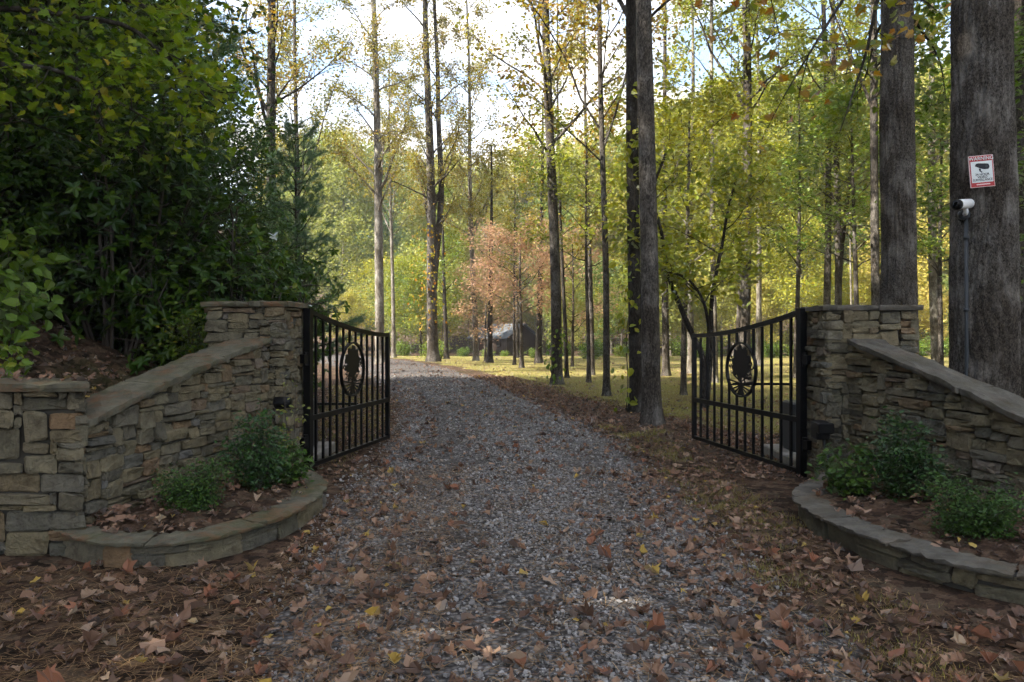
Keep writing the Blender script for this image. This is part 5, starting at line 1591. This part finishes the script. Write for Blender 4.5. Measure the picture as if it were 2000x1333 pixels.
def straw():
    n = 15000
    y = 2.7 + 5.2 * RG.random(n) ** 1.35
    x = np.where(RG.random(n) < .68, RG.uniform(-3.6, -.4, n), RG.uniform(-1.0, 2.3, n))
    ok = ~((x < -1.55) & (y > 4.65)) & ~((x > 2.2) & (y > 3.85)); x, y = x[ok], y[ok]; n = len(x)
    a = RG.uniform(0, 6.28, n); ln = RG.uniform(.06, .15, n)
    d = np.stack([np.cos(a), np.sin(a), RG.normal(0, .10, n)], -1); s = np.stack([-np.sin(a), np.cos(a), np.zeros(n)], -1) * .0013
    P = np.stack([x, y, surf_z(x, y) + .012 + np.abs(RG.normal(0, .006, n))], -1)
    mid = P + s * RG.normal(0, 6, (n, 1))
    e0, e1 = P - d * ln[:, None] / 2, P + d * ln[:, None] / 2
    V = np.stack([e0 - s, e0 + s, mid + s, mid - s, e1 + s, e1 - s], 1).reshape(-1, 3)
    b = np.arange(n)[:, None] * 6
    Fq = np.concatenate([b + np.array([[0, 3, 2, 1]]), b + np.array([[3, 5, 4, 2]])])
    r = RG.random(n)
    o = obj('pine_straw', make_mesh('pine_straw', V, Fq, None, np.concatenate([r, r]), M['pine_straw']))
    tag(o, 'brown pine needles strewn over the near ground', 'pine straw', None, 'stuff')
straw()

def grass():
    n = 70000
    y = 10.8 + 30 * RG.random(n) ** 1.5
    l = drive_r(y) + verge(y)
    x = l + (14 - l) * RG.random(n) ** 1.3
    # a few tufts on the verge close by
    m = 6500
    cx = RG.integers(0, 40, m)
    tx = RG.uniform(1.5, 2.15, 40); ty = RG.uniform(2.9, 11.5, 40)
    xv = tx[cx] + RG.normal(0, .10, m); yv = ty[cx] + RG.normal(0, .12, m)
    m2 = 5000
    yb = RG.uniform(8.2, 20, m2); xb = drive_l(yb) - .35 - RG.random(m2) * 1.2
    x = np.concatenate([x, xv, xb]); y = np.concatenate([y, yv, yb]); n = len(x)
    z = np.where(x > drive_l(y), np.where(y > 10.8, .008, .002), gz(x, y))
    h = RG.uniform(.02, .055, n) * np.where(y < 10, .8, 1.25)
    a = RG.uniform(0, 6.28, n); w_ = np.where(y < 10, .0022, .0045)
    s = np.stack([np.cos(a), np.sin(a), 0 * a], -1) * w_[:, None]
    P = np.stack([x, y, z], -1)
    tip = P + np.stack([RG.normal(0, .5, n) * h, RG.normal(0, .5, n) * h, h], -1)
    V = np.stack([P - s, P + s, tip], 1).reshape(-1, 3)
    o = obj('grass', make_mesh('grass', V, None, np.arange(3 * n).reshape(-1, 3), RG.random(n), M['grass']))
    tag(o, 'short yellow-green grass blades of lawn and verge', 'grass', None, 'stuff')
grass()

# the larger single leaves that can be picked out in the foreground
def single_leaves():
    shapes = {}
    R2 = np.random.default_rng(901)
    for c in ('rust', 'brown', 'tan', 'gold'):
        for k in range(8):
            V, T, _ = leaf_geo(np.array([[0, 0, 0.]]), 1.0, np.array([[0, 0, 1.]]), np.array([[0, 1., 0]]), MAPLE if k < 5 else WIDE, R2.uniform(.15, .7), R2.uniform(-.9, .9), True)
            V = V + R2.normal(0, .05, V.shape) * np.array([1, 1, 1.3]); V[:, 1] -= .42
            shapes[c, k] = make_mesh('fallen_leaf', V, None, T, np.full(len(T), .5), M['dead_' + c])
    word = {'rust': 'rust-red', 'brown': 'dark brown', 'tan': 'pale tan', 'gold': 'golden yellow'}
    cnt = 0
    while cnt < 240:
        y = 2.9 + 6.5 * R2.random() ** 1.4
        x = R2.uniform(-2.9, 2.6)
        if (x < -1.5 and y > 4.6) or (x > 2.15 and y > 3.8): continue
        l, r = float(drive_l(y)), float(drive_r(y))
        if l < x < r and R2.random() < .55: continue
        c = R2.choice(['rust', 'brown', 'tan', 'gold'], p=[.42, .30, .25, .03])
        where = 'on the grey gravel drive' if l < x < r else 'on pine straw' if x < l else 'on the lawn-side verge'
        s = R2.uniform(.046, .094)
        far = 'close to the camera' if y < 3.7 else 'level with the planters' if y < 5.6 else 'toward the gates'
        o = obj('fallen_leaf', shapes[c, int(R2.integers(0, 8))], None, (x, y, float(surf_z(x, y)) + .022))
        o.rotation_euler = (R2.normal(0, .25), R2.normal(0, .25), R2.uniform(0, 6.28))
        o.scale = (s, s, s)
        tag(o, '%s %s leaf %s, %s' % ('large' if s > .078 else 'small' if s < .062 else 'middling', word[c], where, far), 'leaf', '%s fallen leaves %s' % (word[c], where))
        cnt += 1
single_leaves()

# ================================================================== air
def haze():
    m, N, L = new_mat('haze')
    v = N.new('ShaderNodeVolumePrincipled')
    v.inputs['Color'].default_value = (.93, .96, 1.0, 1)
    v.inputs['Density'].default_value = 0.0008
    v.inputs['Anisotropy'].default_value = 0.3
    o = N.new('ShaderNodeOutputMaterial'); L(v.outputs[0], o.inputs['Volume'])
    V, Fq = box((0, 180, 40), (860, 640, 88))
    h = obj('haze', make_mesh('haze', V, Fq, None, None, m))
    tag(h, 'faint pale haze in the air under the trees', 'haze', None, 'stuff')
haze()
